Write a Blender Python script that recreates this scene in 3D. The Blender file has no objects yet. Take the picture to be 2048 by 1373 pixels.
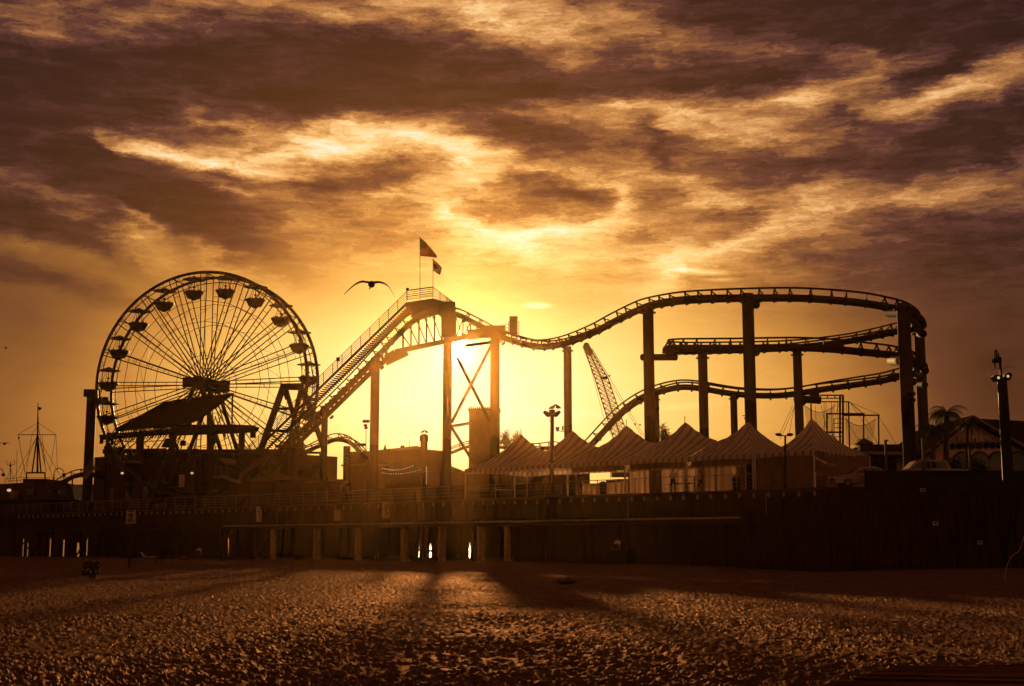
import bpy, math, random
import numpy as np
from mathutils import Vector, Matrix, Quaternion
random.seed(7)
S = bpy.context.scene
COL = S.collection
R = math.radians
# ---------------------------------------------------------------- camera
F = 2650.0                      # focal length in photo pixels (photo is 2048 x 1373)
CX, CY = 1024.0, 686.5
PITCH = math.atan((1090 - CY) / F)
CAM = Vector((0, 0, 1.5))
cam_d = bpy.data.cameras.new('camera'); cam = bpy.data.objects.new('camera', cam_d); COL.objects.link(cam)
cam_d.sensor_width = 36; cam_d.lens = 36 * F / 2048
cam_d.clip_start = 0.1; cam_d.clip_end = 20000
cam.location = CAM; cam.rotation_euler = (math.pi / 2 + PITCH, 0, 0)
S.camera = cam
FW = Vector((0, math.cos(PITCH), math.sin(PITCH))); UP = Vector((0, -math.sin(PITCH), math.cos(PITCH))); RT = Vector((1, 0, 0))
def ray(px, py): return (RT * ((px - CX) / F) + FW + UP * ((CY - py) / F))
def at(px, py, Y):              # photo pixel + distance north -> world point
    d = ray(px, py); return CAM + d * (Y / d.y)
def gnd(px, py, z=0.0):
    d = ray(px, py); return CAM + d * ((z - CAM.z) / d.z)
# ---------------------------------------------------------------- world: evening sky
SUN_PX = (916, 702)
sd = ray(*SUN_PX).normalized()
def uv_of(px, py):              # azimuth / elevation in 100-pixel units, measured from the sun
    d = ray(px, py).normalized()
    return (F * (math.atan2(d.x, d.y) - math.atan2(sd.x, sd.y)) / 100, F * (math.asin(d.z) - math.asin(sd.z)) / 100)
W = bpy.data.worlds.new("World"); S.world = W; W.use_nodes = True
nt = W.node_tree; N = nt.nodes; L = nt.links; N.clear()
def mth(op, a, b=None, c=None, clamp=False):
    n = N.new('ShaderNodeMath'); n.operation = op; n.use_clamp = clamp
    for i, v in enumerate((a, b, c)):
        if v is None: continue
        if isinstance(v, (int, float)): n.inputs[i].default_value = v
        else: L.new(v, n.inputs[i])
    return n.outputs[0]
def vmth(op, a, b=None, s=None):
    n = N.new('ShaderNodeVectorMath'); n.operation = op
    for i, v in enumerate((a, b)):
        if v is None: continue
        if isinstance(v, tuple): n.inputs[i].default_value = v
        else: L.new(v, n.inputs[i])
    if s is not None:
        if isinstance(s, (int, float)): n.inputs['Scale'].default_value = s
        else: L.new(s, n.inputs['Scale'])
    return n.outputs['Value'] if op in ('DOT_PRODUCT', 'LENGTH') else n.outputs[0]
def noise(vec, scale, detail=5, rough=.55, dist=0., lac=2.0):
    n = N.new('ShaderNodeTexNoise'); n.inputs['Scale'].default_value = scale; n.inputs['Detail'].default_value = detail
    n.inputs['Roughness'].default_value = rough; n.inputs['Distortion'].default_value = dist; n.inputs['Lacunarity'].default_value = lac
    L.new(vec, n.inputs['Vector']); return n
tc = N.new('ShaderNodeTexCoord'); D = tc.outputs['Generated']
sx = N.new('ShaderNodeSeparateXYZ'); L.new(D, sx.inputs[0])
az = mth('ARCTAN2', sx.outputs[0], sx.outputs[1]); el = mth('ARCSINE', sx.outputs[2])
u = mth('MULTIPLY_ADD', az, F / 100, -F / 100 * math.atan2(sd.x, sd.y))
v = mth('MULTIPLY_ADD', el, F / 100, -F / 100 * math.asin(sd.z))
cb = N.new('ShaderNodeCombineXYZ'); L.new(u, cb.inputs[0]); L.new(v, cb.inputs[1]); P0 = cb.outputs[0]
# wispy warp
def mapping(vec, loc=(0, 0, 0), rot=0, sc=(1, 1, 1), typ='POINT'):
    n = N.new('ShaderNodeMapping'); n.vector_type = typ
    n.inputs['Location'].default_value = loc; n.inputs['Rotation'].default_value = (0, 0, rot); n.inputs['Scale'].default_value = sc
    L.new(vec, n.inputs['Vector']); return n.outputs[0]
Ps = mapping(P0, rot=R(6), sc=(.42, 1.3, 1))
w1 = noise(Ps, .42, 2, .5).outputs['Color']; w2 = noise(Ps, 1.9, 8, .68).outputs['Color']
wa = vmth('SCALE', vmth('SUBTRACT', w1, (.5, .5, .5)), s=1.1)
wb = vmth('MULTIPLY', vmth('SUBTRACT', w2, (.5, .5, .5)), (2.2, .75, 1))
PW = vmth('ADD', vmth('ADD', P0, wa), wb)
PS = vmth('ADD', P0, vmth('SCALE', wa, s=.35))
def blob(px, py, rx, ry, rot, amp, vec):
    cu, cv = uv_of(px, py)
    m = mapping(vec, (cu, cv, 0), R(rot), (rx / 100, ry / 100, 1), 'TEXTURE')
    g = N.new('ShaderNodeTexGradient'); g.gradient_type = 'QUADRATIC_SPHERE'; L.new(m, g.inputs[0])
    return g.outputs['Fac'], amp
# base brightness: clear air glowing round the sun, falling off sideways and upward
def gauss(cx, cy, rx, ry):
    a = mth('DIVIDE', mth('SUBTRACT', u, cx), rx); b = mth('DIVIDE', mth('SUBTRACT', v, cy), ry)
    return mth('EXPONENT', mth('MULTIPLY', mth('ADD', mth('MULTIPLY', a, a), mth('MULTIPLY', b, b)), -1.0))
base = mth('MULTIPLY_ADD', gauss(0, -.8, 7.4, 3.6), .53, .30)
base = mth('MULTIPLY_ADD', gauss(0, -.9, 2.6, 2.2), .05, base)
base = mth('MULTIPLY_ADD', gauss(3, -1.5, 9.5, 2.6), .07, base)
SMOOTH = [ # wide soft tone areas: px, py, rx, ry, rot(ccw), amp
 (1990, 760, 420, 520, 0, -.24), (60, 640, 420, 330, 0, -.10), (40, 200, 640, 330, 0, -.20),
 (620, 130, 620, 210, -6, -.16), (250, 410, 560, 130, -24, -.30), (1500, 30, 900, 130, 3, -.10), (1900, 10, 500, 110, 0, -.30),
 (700, 455, 420, 110, -10, -.04), (1900, 20, 700, 170, 0, -.10), (60, 160, 420, 160, 0, -.16), (350, 400, 620, 110, -26, -.14), (1700, 640, 500, 200, 0, -.05),
]
CLOUDS = [
 # bright decks: px, py, half width, half height, tilt, amount
 (980, 25, 330, 55, -8, .40), (600, 10, 500, 42, 0, .26), (180, 25, 330, 55, 6, .26), (1250, 70, 380, 45, -6, .24), (1700, 95, 480, 34, -3, .24), (1120, 125, 170, 40, -8, .16),
 (1900, 165, 260, 36, 12, .44), (1600, 190, 360, 40, 8, .40), (1250, 205, 330, 38, 2, .30), (1040, 235, 180, 26, -6, .14), (1560, 275, 300, 34, -6, .22), (1400, 235, 240, 24, -14, .18),
 (250, 290, 190, 34, -22, .40), (400, 322, 240, 34, -6, .46), (620, 300, 280, 44, 6, .50), (820, 290, 190, 52, -6, .42), (930, 330, 130, 46, -26, .34),
 (460, 232, 170, 18, -22, .22), (700, 255, 260, 22, 3, .20), (90, 262, 170, 26, -12, .32), (150, 318, 120, 16, -8, .28), (20, 300, 60, 40, 0, .14),
 (450, 378, 130, 10, -4, .26), (770, 392, 110, 18, 10, .34), (880, 400, 110, 60, -50, .28), (960, 450, 160, 46, -20, .34), (1110, 345, 190, 24, -14, .34), (1230, 400, 60, 60, -30, .30), (1140, 455, 220, 26, 10, .30),
 (1050, 500, 300, 40, 4, .20), (1340, 360, 170, 22, -20, .22), (1500, 400, 420, 30, 8, .26), (1480, 480, 330, 30, 26, .26), (1700, 420, 330, 30, 16, .24), (1930, 372, 320, 36, 6, .26), (1350, 525, 90, 46, 60, .20), (1240, 520, 260, 24, 4, .16),
 (130, 410, 190, 26, -16, .26), (260, 445, 170, 22, -30, .34), (400, 500, 220, 18, -24, .26), (280, 510, 150, 26, -10, .20), (60, 480, 130, 22, -6, .18), (500, 455, 200, 14, -8, .12),
 # dark bellies
 (90, 150, 280, 66, -4, -.30), (60, 215, 220, 40, 0, -.18), (420, 130, 330, 50, -8, -.18), (760, 110, 420, 66, -6, -.30), (640, 190, 420, 50, -6, -.24), (960, 185, 320, 34, 2, -.30), (1000, 95, 170, 28, -12, -.18),
 (1420, 145, 420, 34, 2, -.40), (1900, 125, 300, 30, 10, -.44), (1860, 25, 460, 50, 0, -.46), (1480, 20, 220, 30, 0, -.18), (1960, 235, 290, 40, 4, -.38), (1700, 238, 240, 20, 2, -.20), (1480, 232, 120, 18, 0, -.18),
 (180, 288, 150, 13, -14, -.26), (170, 345, 280, 42, -12, -.36), (330, 400, 260, 42, -26, -.32), (500, 440, 220, 40, -18, -.16), (40, 440, 150, 34, -8, -.34), (190, 478, 160, 24, -24, -.26), (340, 470, 110, 14, -24, -.14),
 (430, 352, 150, 16, 0, -.22), (620, 362, 260, 26, 4, -.28), (800, 350, 130, 18, 0, -.16), (560, 292, 70, 14, -14, -.14), (1140, 385, 110, 30, -10, -.38), (1310, 285, 42, 80, 14, -.28), (1030, 270, 260, 26, -3, -.20), (1440, 425, 120, 24, -6, -.36),
 (1600, 325, 330, 34, 2, -.22), (1850, 320, 300, 36, 6, -.26), (1100, 300, 160, 14, 0, -.14), (1000, 400, 90, 12, 0, -.12), (1880, 520, 420, 80, 4, -.18), (120, 560, 300, 24, -10, -.16), (1960, 440, 240, 26, 0, -.12),
]
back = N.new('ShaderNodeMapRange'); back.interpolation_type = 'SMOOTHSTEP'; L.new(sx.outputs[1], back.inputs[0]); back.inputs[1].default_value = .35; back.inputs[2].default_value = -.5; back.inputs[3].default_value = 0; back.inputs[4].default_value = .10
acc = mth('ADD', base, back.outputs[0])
for b in SMOOTH:
    f, a = blob(*b, PS); acc = mth('MULTIPLY_ADD', f, a, acc)
for b in CLOUDS:
    f, a = blob(b[0], b[1], b[2] * 1.35, b[3] * 1.9, b[4], b[5], PW); acc = mth('MULTIPLY_ADD', f, a * 1.05, acc)
# cloud cover mask (texture fades out in the clear air low over the sea)
cov = mth('SMOOTHSTEP', v, 0, 1) if False else None
mr = N.new('ShaderNodeMapRange'); mr.interpolation_type = 'SMOOTHSTEP'; L.new(mth('MULTIPLY_ADD', u, .07, v), mr.inputs[0]); mr.inputs[1].default_value = .6; mr.inputs[2].default_value = 3.0
cov = mr.outputs[0]
PD = vmth('ADD', mapping(P0, rot=R(-5), sc=(.8, 1.9, 1)), vmth('SCALE', wb, s=.9))
n1 = noise(PD, .75, 10, .6).outputs['Fac']
PF = vmth('ADD', mapping(P0, rot=R(-7), sc=(.55, 2.6, 1)), vmth('SCALE', wb, s=.7)); n2 = noise(PF, 1.5, 10, .66, .3).outputs['Fac']; n3 = noise(vmth('ADD', mapping(P0, rot=R(14), sc=(.8, 2.4, 1)), wb), 3.6, 8, .6, .8).outputs['Fac']
tex = mth('ADD', mth('MULTIPLY', mth('SUBTRACT', n1, .5), .50), mth('MULTIPLY', mth('ADD', mth('SUBTRACT', n2, .5), mth('MULTIPLY', mth('SUBTRACT', n3, .5), .55)), .55))
acc = mth('MULTIPLY_ADD', tex, mth('MULTIPLY_ADD', cov, .95, .08), acc)
acc = mth('MULTIPLY_ADD', acc, 1.14, -.062)
acc = mth('SMOOTH_MAX', acc, mth('MULTIPLY_ADD', tex, .55, .13), .16)
# small lit puffs low in the air
for b in ((1076, 611, 40, 9, 0, .35), (1415, 546, 75, 9, -4, .28), (1445, 560, 50, 7, 0, .22), (1370, 540, 40, 6, 0, .2), (1100, 828, 160, 9, 0, .07), (1380, 812, 120, 12, 3, .05)):
    f, a = blob(*b, vmth('ADD', P0, vmth('SCALE', wb, s=.12))); acc = mth('MULTIPLY_ADD', mth('POWER', f, .6), a, acc)
ramp = N.new('ShaderNodeValToRGB'); L.new(acc, ramp.inputs[0]); ramp.color_ramp.interpolation = 'LINEAR'
def lin(c): return tuple(((x / 255) / 12.92 if x / 255 <= .04045 else ((x / 255 + .055) / 1.055) ** 2.4) for x in c)
stops = [(0, (14, 6, 5)), (.12, (36, 20, 18)), (.28, (80, 48, 36)), (.42, (132, 86, 42)), (.56, (186, 129, 60)), (.70, (232, 178, 90)), (.84, (253, 217, 128)), (1, (255, 243, 188))]
cr = ramp.color_ramp
while len(cr.elements) < len(stops): cr.elements.new(.5)
for e, (p, c) in zip(cr.elements, stops): e.position = p; e.color = (*lin(c), 1)
# cloud matter is paler / pinker than the clear golden air
tint = N.new('ShaderNodeMix'); tint.data_type = 'RGBA'; tint.blend_type = 'MULTIPLY'
L.new(mth('MULTIPLY', cov, mth('SUBTRACT', 1.0, gauss(0, 0, 6, 4.5)), clamp=True), tint.inputs['Factor'])
L.new(ramp.outputs[0], tint.inputs['A']); tint.inputs['B'].default_value = (1.0, .965, 1.6, 1)
# the sun itself and its aureole
dist = mth('ARCCOSINE', mth('MINIMUM', vmth('DOT_PRODUCT', D, tuple(sd)), 1.0))
def aur(w, p=2.0): return mth('EXPONENT', mth('MULTIPLY', mth('POWER', mth('DIVIDE', dist, w / F), p), -1.0))
glow = mth('ADD', mth('MULTIPLY', aur(17, 4), 30.0), mth('ADD', mth('MULTIPLY', aur(40), 1.1), mth('MULTIPLY', aur(80, 1.1), .36)))
gc = N.new('ShaderNodeCombineXYZ'); L.new(mth('MULTIPLY', glow, 1.0), gc.inputs[0]); L.new(mth('MULTIPLY', glow, .74), gc.inputs[1]); L.new(mth('MULTIPLY', glow, .36), gc.inputs[2])
SKY = N.new('ShaderNodeTexSky'); SKY.sky_type = 'NISHITA'; SKY.sun_disc = False
SKY.sun_elevation = math.asin(sd.z); SKY.sun_rotation = math.atan2(sd.x, sd.y); SKY.dust_density = 4
nish = vmth('MULTIPLY', SKY.outputs[0], (.003, .0014, .0004))
tot = vmth('ADD', vmth('ADD', tint.outputs['Result'], gc.outputs[0]), nish)
bg = N.new('ShaderNodeBackground'); L.new(tot, bg.inputs[0]); bg.inputs[1].default_value = 1.0
wo = N.new('ShaderNodeOutputWorld'); L.new(bg.outputs[0], wo.inputs[0])
try: W.cycles.sampling_method = 'MANUAL'; W.cycles.sample_map_resolution = 512
except Exception: pass
# ---------------------------------------------------------------- sun
sl = bpy.data.lights.new('sun', 'SUN'); sun = bpy.data.objects.new('sun', sl); COL.objects.link(sun)
sl.energy = 5.0; sl.angle = R(.9); sl.color = (1.0, .56, .20)
sun.rotation_mode = 'QUATERNION'; sun.rotation_quaternion = sd.to_track_quat('Z', 'Y'); sun.location = (0, 60, 60)
# ---------------------------------------------------------------- exposure
S.view_settings.view_transform = 'Standard'; S.view_settings.look = 'None'; S.view_settings.exposure = 0; S.view_settings.gamma = 1
S.cycles.volume_bounces = 0; S.cycles.max_bounces = 6; S.cycles.transparent_max_bounces = 12

# ================================================================ helpers
def tag(o, label=None, cat=None, group=None, kind=None):
    if label: o['label'] = label
    if cat: o['category'] = cat
    if group: o['group'] = group
    if kind: o['kind'] = kind
    return o
def empty(name, loc, label=None, cat=None, group=None):
    o = bpy.data.objects.new(name, None); COL.objects.link(o); o.location = loc; o.empty_display_size = .3
    return tag(o, label, cat, group)
_loc = {}
def worldloc(o):
    p = Vector(o.location)
    while o.parent: o = o.parent; p += Vector(o.location)
    return p
class MB:
    def __init__(s): s.v = []; s.f = []; s.uv = {}
    def box(s, c, sz, rz=0, M=None):
        c = Vector(c); hx, hy, hz = sz[0] / 2, sz[1] / 2, sz[2] / 2; n = len(s.v)
        rot = M if M is not None else Matrix.Rotation(rz, 3, 'Z')
        for x, y, z in ((-1, -1, -1), (1, -1, -1), (1, 1, -1), (-1, 1, -1), (-1, -1, 1), (1, -1, 1), (1, 1, 1), (-1, 1, 1)):
            s.v.append(c + rot @ Vector((x * hx, y * hy, z * hz)))
        for q in ((0, 3, 2, 1), (4, 5, 6, 7), (0, 1, 5, 4), (1, 2, 6, 5), (2, 3, 7, 6), (3, 0, 4, 7)): s.f.append([n + i for i in q])
        return s
    def bar(s, a, b, w, h=None):           # square bar between points
        a = Vector(a); b = Vector(b); h = h or w; d = b - a; ln = d.length
        if ln < 1e-6: return s
        d.normalize(); ref = Vector((0, 0, 1)) if abs(d.z) < .95 else Vector((0, 1, 0))
        x = d.cross(ref).normalized(); y = x.cross(d)
        return s.box((a + b) / 2, (w, ln, h), M=Matrix((x, d, y)).transposed())
    def tube(s, pts, r, k=8, cap=True):
        pts = [Vector(p) for p in pts]; n0 = len(s.v); m = len(pts); rs = r if isinstance(r, (list, tuple)) else [r] * m
        prev = None
        for i, p in enumerate(pts):
            d = (pts[min(i + 1, m - 1)] - pts[max(i - 1, 0)]).normalized()
            if prev is None:
                ref = Vector((0, 0, 1)) if abs(d.z) < .9 else Vector((0, 1, 0)); x = d.cross(ref).normalized()
            else:
                x = (prev - d * prev.dot(d)).normalized()
            prev = x; y = d.cross(x)
            for j in range(k):
                a = 2 * math.pi * j / k; s.v.append(p + (x * math.cos(a) + y * math.sin(a)) * rs[i])
        for i in range(m - 1):
            for j in range(k):
                a = n0 + i * k + j; b = n0 + i * k + (j + 1) % k; s.f.append([a, b, b + k, a + k])
        if cap: s.f.append([n0 + j for j in range(k)][::-1]); s.f.append([n0 + (m - 1) * k + j for j in range(k)])
        return s
    def cyl(s, a, b, r, k=12): return s.tube([a, b], r, k)
    def poly(s, pts, thick, dirv):         # extruded polygon
        pts = [Vector(p) for p in pts]; d = Vector(dirv) * thick; n = len(s.v); m = len(pts)
        s.v += pts + [p + d for p in pts]
        s.f.append(list(range(n, n + m))); s.f.append(list(range(n + m, n + 2 * m))[::-1])
        for i in range(m): j = (i + 1) % m; s.f.append([n + j, n + i, n + m + i, n + m + j])
        return s
    def ell(s, c, r, k=12, m=8, M=None):
        c = Vector(c); n = len(s.v); M = M or Matrix.Identity(3)
        for i in range(m + 1):
            t = math.pi * i / m
            for j in range(k):
                a = 2 * math.pi * j / k
                s.v.append(c + M @ Vector((r[0] * math.sin(t) * math.cos(a), r[1] * math.sin(t) * math.sin(a), r[2] * math.cos(t))))
        for i in range(m):
            for j in range(k): s.f.append([n + i * k + j, n + (i + 1) * k + j, n + (i + 1) * k + (j + 1) % k, n + i * k + (j + 1) % k])
        return s
    def build(s, name, mat, parent=None, loc=None, smooth=False):
        me = bpy.data.meshes.new(name); base = worldloc(parent) if parent else Vector(loc or (0, 0, 0))
        me.from_pydata([tuple(Vector(p) - base) for p in s.v], [], s.f); me.update()
        if mat: me.materials.append(mat)
        if smooth:
            me.polygons.foreach_set('use_smooth', [True] * len(me.polygons))
            try: me.set_sharp_from_angle(angle=R(40))
            except Exception: pass
        o = bpy.data.objects.new(name, me); COL.objects.link(o)
        if parent: o.parent = parent
        else: o.location = base
        return o
_ch = {}
def copy_tree(o, parent=None):
    c = o.copy(); COL.objects.link(c); c.parent = parent
    for ch in [x for x in bpy.data.objects if x.parent == o]: copy_tree(ch, c)
    return c
def catmull(pts, n=8):
    pts = [tuple(p) for p in pts]; P = [np.array(p, float) for p in pts]; P = [2 * P[0] - P[1]] + P + [2 * P[-1] - P[-2]]; out = []
    for i in range(1, len(P) - 2):
        for k in range(n):
            t = k / n; a, b, c, d = P[i - 1:i + 3]
            out.append(.5 * ((2 * b) + (-a + c) * t + (2 * a - 5 * b + 4 * c - d) * t * t + (-a + 3 * b - 3 * c + d) * t ** 3))
    out.append(P[-2]); return out
# ---------------------------------------------------------------- materials
def material(name, c1, c2=None, scale=3.0, rough=.6, metal=0., bump=0., stretch=(1, 1, 1), spec=.3, detail=6):
    m = bpy.data.materials.new(name); m.use_nodes = True; t = m.node_tree; b = t.nodes['Principled BSDF']
    b.inputs['Roughness'].default_value = rough; b.inputs['Metallic'].default_value = metal; b.inputs['Specular IOR Level'].default_value = spec
    tcn = t.nodes.new('ShaderNodeTexCoord'); mp = t.nodes.new('ShaderNodeMapping'); mp.inputs['Scale'].default_value = stretch
    t.links.new(tcn.outputs['Object'], mp.inputs[0])
    nz = t.nodes.new('ShaderNodeTexNoise'); nz.inputs['Scale'].default_value = scale; nz.inputs['Detail'].default_value = detail; nz.inputs['Roughness'].default_value = .65
    t.links.new(mp.outputs[0], nz.inputs['Vector'])
    rp = t.nodes.new('ShaderNodeValToRGB'); rp.color_ramp.elements[0].position = .32; rp.color_ramp.elements[1].position = .68
    c2 = c2 or tuple(x * .6 for x in c1)
    rp.color_ramp.elements[0].color = (*c2, 1); rp.color_ramp.elements[1].color = (*c1, 1)
    t.links.new(nz.outputs['Fac'], rp.inputs[0]); t.links.new(rp.outputs[0], b.inputs['Base Color'])
    if bump:
        bp = t.nodes.new('ShaderNodeBump'); bp.inputs['Strength'].default_value = bump; bp.inputs['Distance'].default_value = .03
        t.links.new(nz.outputs['Fac'], bp.inputs['Height']); t.links.new(bp.outputs[0], b.inputs['Normal'])
    return m
# ================================================================ ground: raked, trodden beach sand
def vnoise(x, y, seed):
    xi = np.floor(x).astype(np.int64); yi = np.floor(y).astype(np.int64); fx = x - xi; fy = y - yi
    fx = fx * fx * (3 - 2 * fx); fy = fy * fy * (3 - 2 * fy)
    def h(a, b):
        n = (a * 374761393 + b * 668265263 + seed * 1442695041) & 0x7fffffff
        n = ((n ^ (n >> 13)) * 1274126177) & 0x7fffffff; n = (n ^ (n >> 16)); return (n & 0xffff) / 65535.0
    return (h(xi, yi) * (1 - fx) + h(xi + 1, yi) * fx) * (1 - fy) + (h(xi, yi + 1) * (1 - fx) + h(xi + 1, yi + 1) * fx) * fy
def sand_h(x, y):
    r = np.hypot(x, y)
    wx = x + .5 * (vnoise(x * .9, y * .9, 5) - .5); wy = y + .5 * (vnoise(x * .9 + 40, y * .9, 6) - .5)
    n1 = vnoise(wx * 3.2, wy * 4.6, 1); n2 = vnoise(wx * 7, wy * 9.5, 2); n3 = vnoise(x * 17, y * 22, 3)
    rid = 1 - np.abs(2 * n1 - 1); rid2 = 1 - np.abs(2 * n2 - 1)
    near = np.clip(1.3 - r / 160, .7, 1.15)
    h = near * (.020 * rid ** 2 + .062 * rid2 ** 3 * (0.35 + .65 * vnoise(x * .35, y * .35, 9)) + .020 * n3)
    h += .16 * (vnoise(x * .09, y * .11, 11) - .5) + .30 * (vnoise(x * .03 + 9, y * .03, 12) - .5) * np.clip(r / 60, 0, 1)
    h = h - .06 + .11 * np.exp(-(((x - 5.2) / 1.6) ** 2 + ((y - 17.2) / 1.3) ** 2))
    # shallow dip in front of the closed wall on the right, sand falls away to the sea behind the pier
    h -= .32 * np.exp(-(((x - 17) / 9) ** 2 + ((y - 88) / 10) ** 2))
    # keep the sand below the boardwalk
    sea = np.clip((y - 175) / 60, 0, 1); h -= 3.0 * sea
    return h
def grid_mesh(name, radii, angs, mat):
    Rr, A = np.meshgrid(radii, angs, indexing='ij'); x = Rr * np.sin(A); y = Rr * np.cos(A); z = sand_h(x, y)
    nr, na = Rr.shape; co = np.stack([x, y, z], -1).reshape(-1, 3)
    i = np.arange(nr - 1)[:, None] * na + np.arange(na)[None, :]; j = np.arange(nr - 1)[:, None] * na + (np.arange(na)[None, :] + 1) % na
    quads = np.stack([i, j, j + na, i + na], -1).reshape(-1, 4)[:, ::-1]
    me = bpy.data.meshes.new(name); me.vertices.add(len(co)); me.vertices.foreach_set('co', co.ravel())
    me.loops.add(quads.size); me.loops.foreach_set('vertex_index', quads.ravel().astype(np.int32))
    me.polygons.add(len(quads)); me.polygons.foreach_set('loop_start', np.arange(0, quads.size, 4, dtype=np.int32))
    me.polygons.foreach_set('loop_total', np.full(len(quads), 4, dtype=np.int32)); me.polygons.foreach_set('use_smooth', np.ones(len(quads), bool))
    me.update(calc_edges=True); me.materials.append(mat)
    o = bpy.data.objects.new(name, me); COL.objects.link(o); return o
def sand_material():
    m = bpy.data.materials.new('beach_sand'); m.use_nodes = True; t = m.node_tree; b = t.nodes['Principled BSDF']
    g = t.nodes.new('ShaderNodeNewGeometry')
    n1 = t.nodes.new('ShaderNodeTexNoise'); n1.inputs['Scale'].default_value = 2.2; n1.inputs['Detail'].default_value = 8; n1.inputs['Roughness'].default_value = .75
    n2 = t.nodes.new('ShaderNodeTexNoise'); n2.inputs['Scale'].default_value = 14; n2.inputs['Detail'].default_value = 6; n2.inputs['Roughness'].default_value = .8
    for n in (n1, n2): t.links.new(g.outputs['Position'], n.inputs['Vector'])
    rp = t.nodes.new('ShaderNodeValToRGB'); rp.color_ramp.elements[0].position = .38; rp.color_ramp.elements[1].position = .62
    rp.color_ramp.elements[0].color = (.05, .024, .014, 1); rp.color_ramp.elements[1].color = (.15, .075, .045, 1)
    t.links.new(n1.outputs['Fac'], rp.inputs[0]); t.links.new(rp.outputs[0], b.inputs['Base Color'])
    b.inputs['Roughness'].default_value = 1; b.inputs['Specular IOR Level'].default_value = 0
    bp = t.nodes.new('ShaderNodeBump'); bp.inputs['Strength'].default_value = .9; bp.inputs['Distance'].default_value = .08; t.links.new(n2.outputs['Fac'], bp.inputs['Height'])
    bp2 = t.nodes.new('ShaderNodeBump'); bp2.inputs['Strength'].default_value = .6; bp2.inputs['Distance'].default_value = .12; t.links.new(n1.outputs['Fac'], bp2.inputs['Height'])
    t.links.new(bp.outputs[0], bp2.inputs['Normal']); t.links.new(bp2.outputs[0], b.inputs['Normal'])
    gl = t.nodes.new('ShaderNodeBsdfGlossy'); gl.inputs['Color'].default_value = (1, .60, .38, 1); gl.inputs['Roughness'].default_value = .48; t.links.new(bp2.outputs[0], gl.inputs['Normal'])
    mx = t.nodes.new('ShaderNodeMixShader'); mx.inputs[0].default_value = .045; t.links.new(b.outputs[0], mx.inputs[1]); t.links.new(gl.outputs[0], mx.inputs[2]); t.links.new(mx.outputs[0], t.nodes['Material Output'].inputs[0])
    return m
radii = [0.0, 3, 6, 9]; r = 10.0
while r < 190: radii.append(r); r *= 1.0043
radii += [200, 230, 300, 600, 1000, 1500]
fine = np.arange(-.44, .44, .00085)
angs = np.concatenate([np.linspace(-math.pi, -.44, 60)[:-1], fine, np.linspace(.44, math.pi, 60)[:-1]])
SAND = sand_material()
tag(grid_mesh('beach_sand', np.array(radii), angs, SAND), 'trodden brown beach sand in front of the pier', 'sand', kind='structure')
mw = bpy.data.materials.new('sea_water'); mw.use_nodes = True; t = mw.node_tree; b = t.nodes['Principled BSDF']
b.inputs['Base Color'].default_value = (.02, .02, .018, 1); b.inputs['Roughness'].default_value = .12
g = t.nodes.new('ShaderNodeNewGeometry'); nz = t.nodes.new('ShaderNodeTexNoise'); nz.inputs['Scale'].default_value = .7; nz.inputs['Detail'].default_value = 8
t.links.new(g.outputs['Position'], nz.inputs['Vector']); bp = t.nodes.new('ShaderNodeBump'); bp.inputs['Strength'].default_value = .5; bp.inputs['Distance'].default_value = .5
t.links.new(nz.outputs['Fac'], bp.inputs['Height']); t.links.new(bp.outputs[0], b.inputs['Normal'])
mb = MB(); mb.v += [Vector(p) for p in ((-1500, 190, -.9), (1500, 190, -.9), (1500, 1520, -.9), (-1500, 1520, -.9))]; mb.f.append([0, 1, 2, 3])
tag(mb.build('sea_water', mw), 'sea behind the pier', 'water', kind='structure')
# ================================================================ the objects' materials
M_STEEL = material('coaster_steel', (.06, .032, .015), (.035, .018, .009), 2, .75, .0, .1, spec=.04)
M_COL = material('column_paint', (.12, .075, .045), (.07, .045, .028), 2.5, .75, 0, .1, stretch=(1, 1, .3), spec=.05)
M_WHEEL = material('wheel_steel', (.06, .04, .03), (.03, .02, .015), 2, .5, .1, spec=.12)
M_DARK = material('dark_paint', (.018, .010, .007), (.010, .006, .004), 3, .6, 0, .1, spec=.1)
M_WOOD = material('weathered_timber', (.045, .018, .011), (.012, .005, .004), 2.5, .85, 0, .6, stretch=(.6, .6, 6), spec=.1)
M_BOARD = material('pier_boards', (.050, .019, .011), (.006, .003, .002), 2.2, .9, 0, .8, stretch=(3.5, 3.5, .22), spec=.05)
M_PLANK = material('boardwalk_plank', (.085, .030, .012), (.012, .005, .003), 3, 1.0, 0, 1, stretch=(.5, 6, 1), spec=0)
M_CONC = material('concrete', (.36, .23, .14), (.18, .11, .07), 2.5, .85, 0, .4, spec=.15)
M_RAIL = material('galvanised_rail', (.24, .13, .085), (.15, .08, .05), 6, .45, .2, spec=.4)
M_WALL = material('brown_stucco', (.075, .030, .020), (.035, .014, .010), 1.2, .9, 0, .4, spec=.1)
M_ROOF = material('dark_shingle', (.05, .028, .02), (.02, .011, .008), 5, 1, 0, .6, stretch=(1, 1, 4), spec=0)
M_WHITE = material('white_paint', (.62, .52, .46), (.45, .37, .32), 3, .6, 0, .1)
M_PINK = material('pale_pink_wall', (.66, .40, .33), (.50, .30, .25), 2, .85, 0, .3, spec=.1)
M_CLOTH_D = material('dark_cloth', (.03, .018, .018), None, 8, .9, 0, .2, spec=.1)
M_CLOTH_W = material('pale_cloth', (.55, .45, .40), (.42, .34, .30), 8, .9, 0, .2, spec=.1)
M_SKIN = material('skin', (.30, .17, .11), (.24, .13, .085), 8, .6, 0, 0)
M_HAIR = material('dark_hair', (.02, .012, .01), None, 20, .6)
M_GULL = material('gull_plumage', (.06, .045, .04), (.03, .022, .02), 12, .8)
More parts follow.
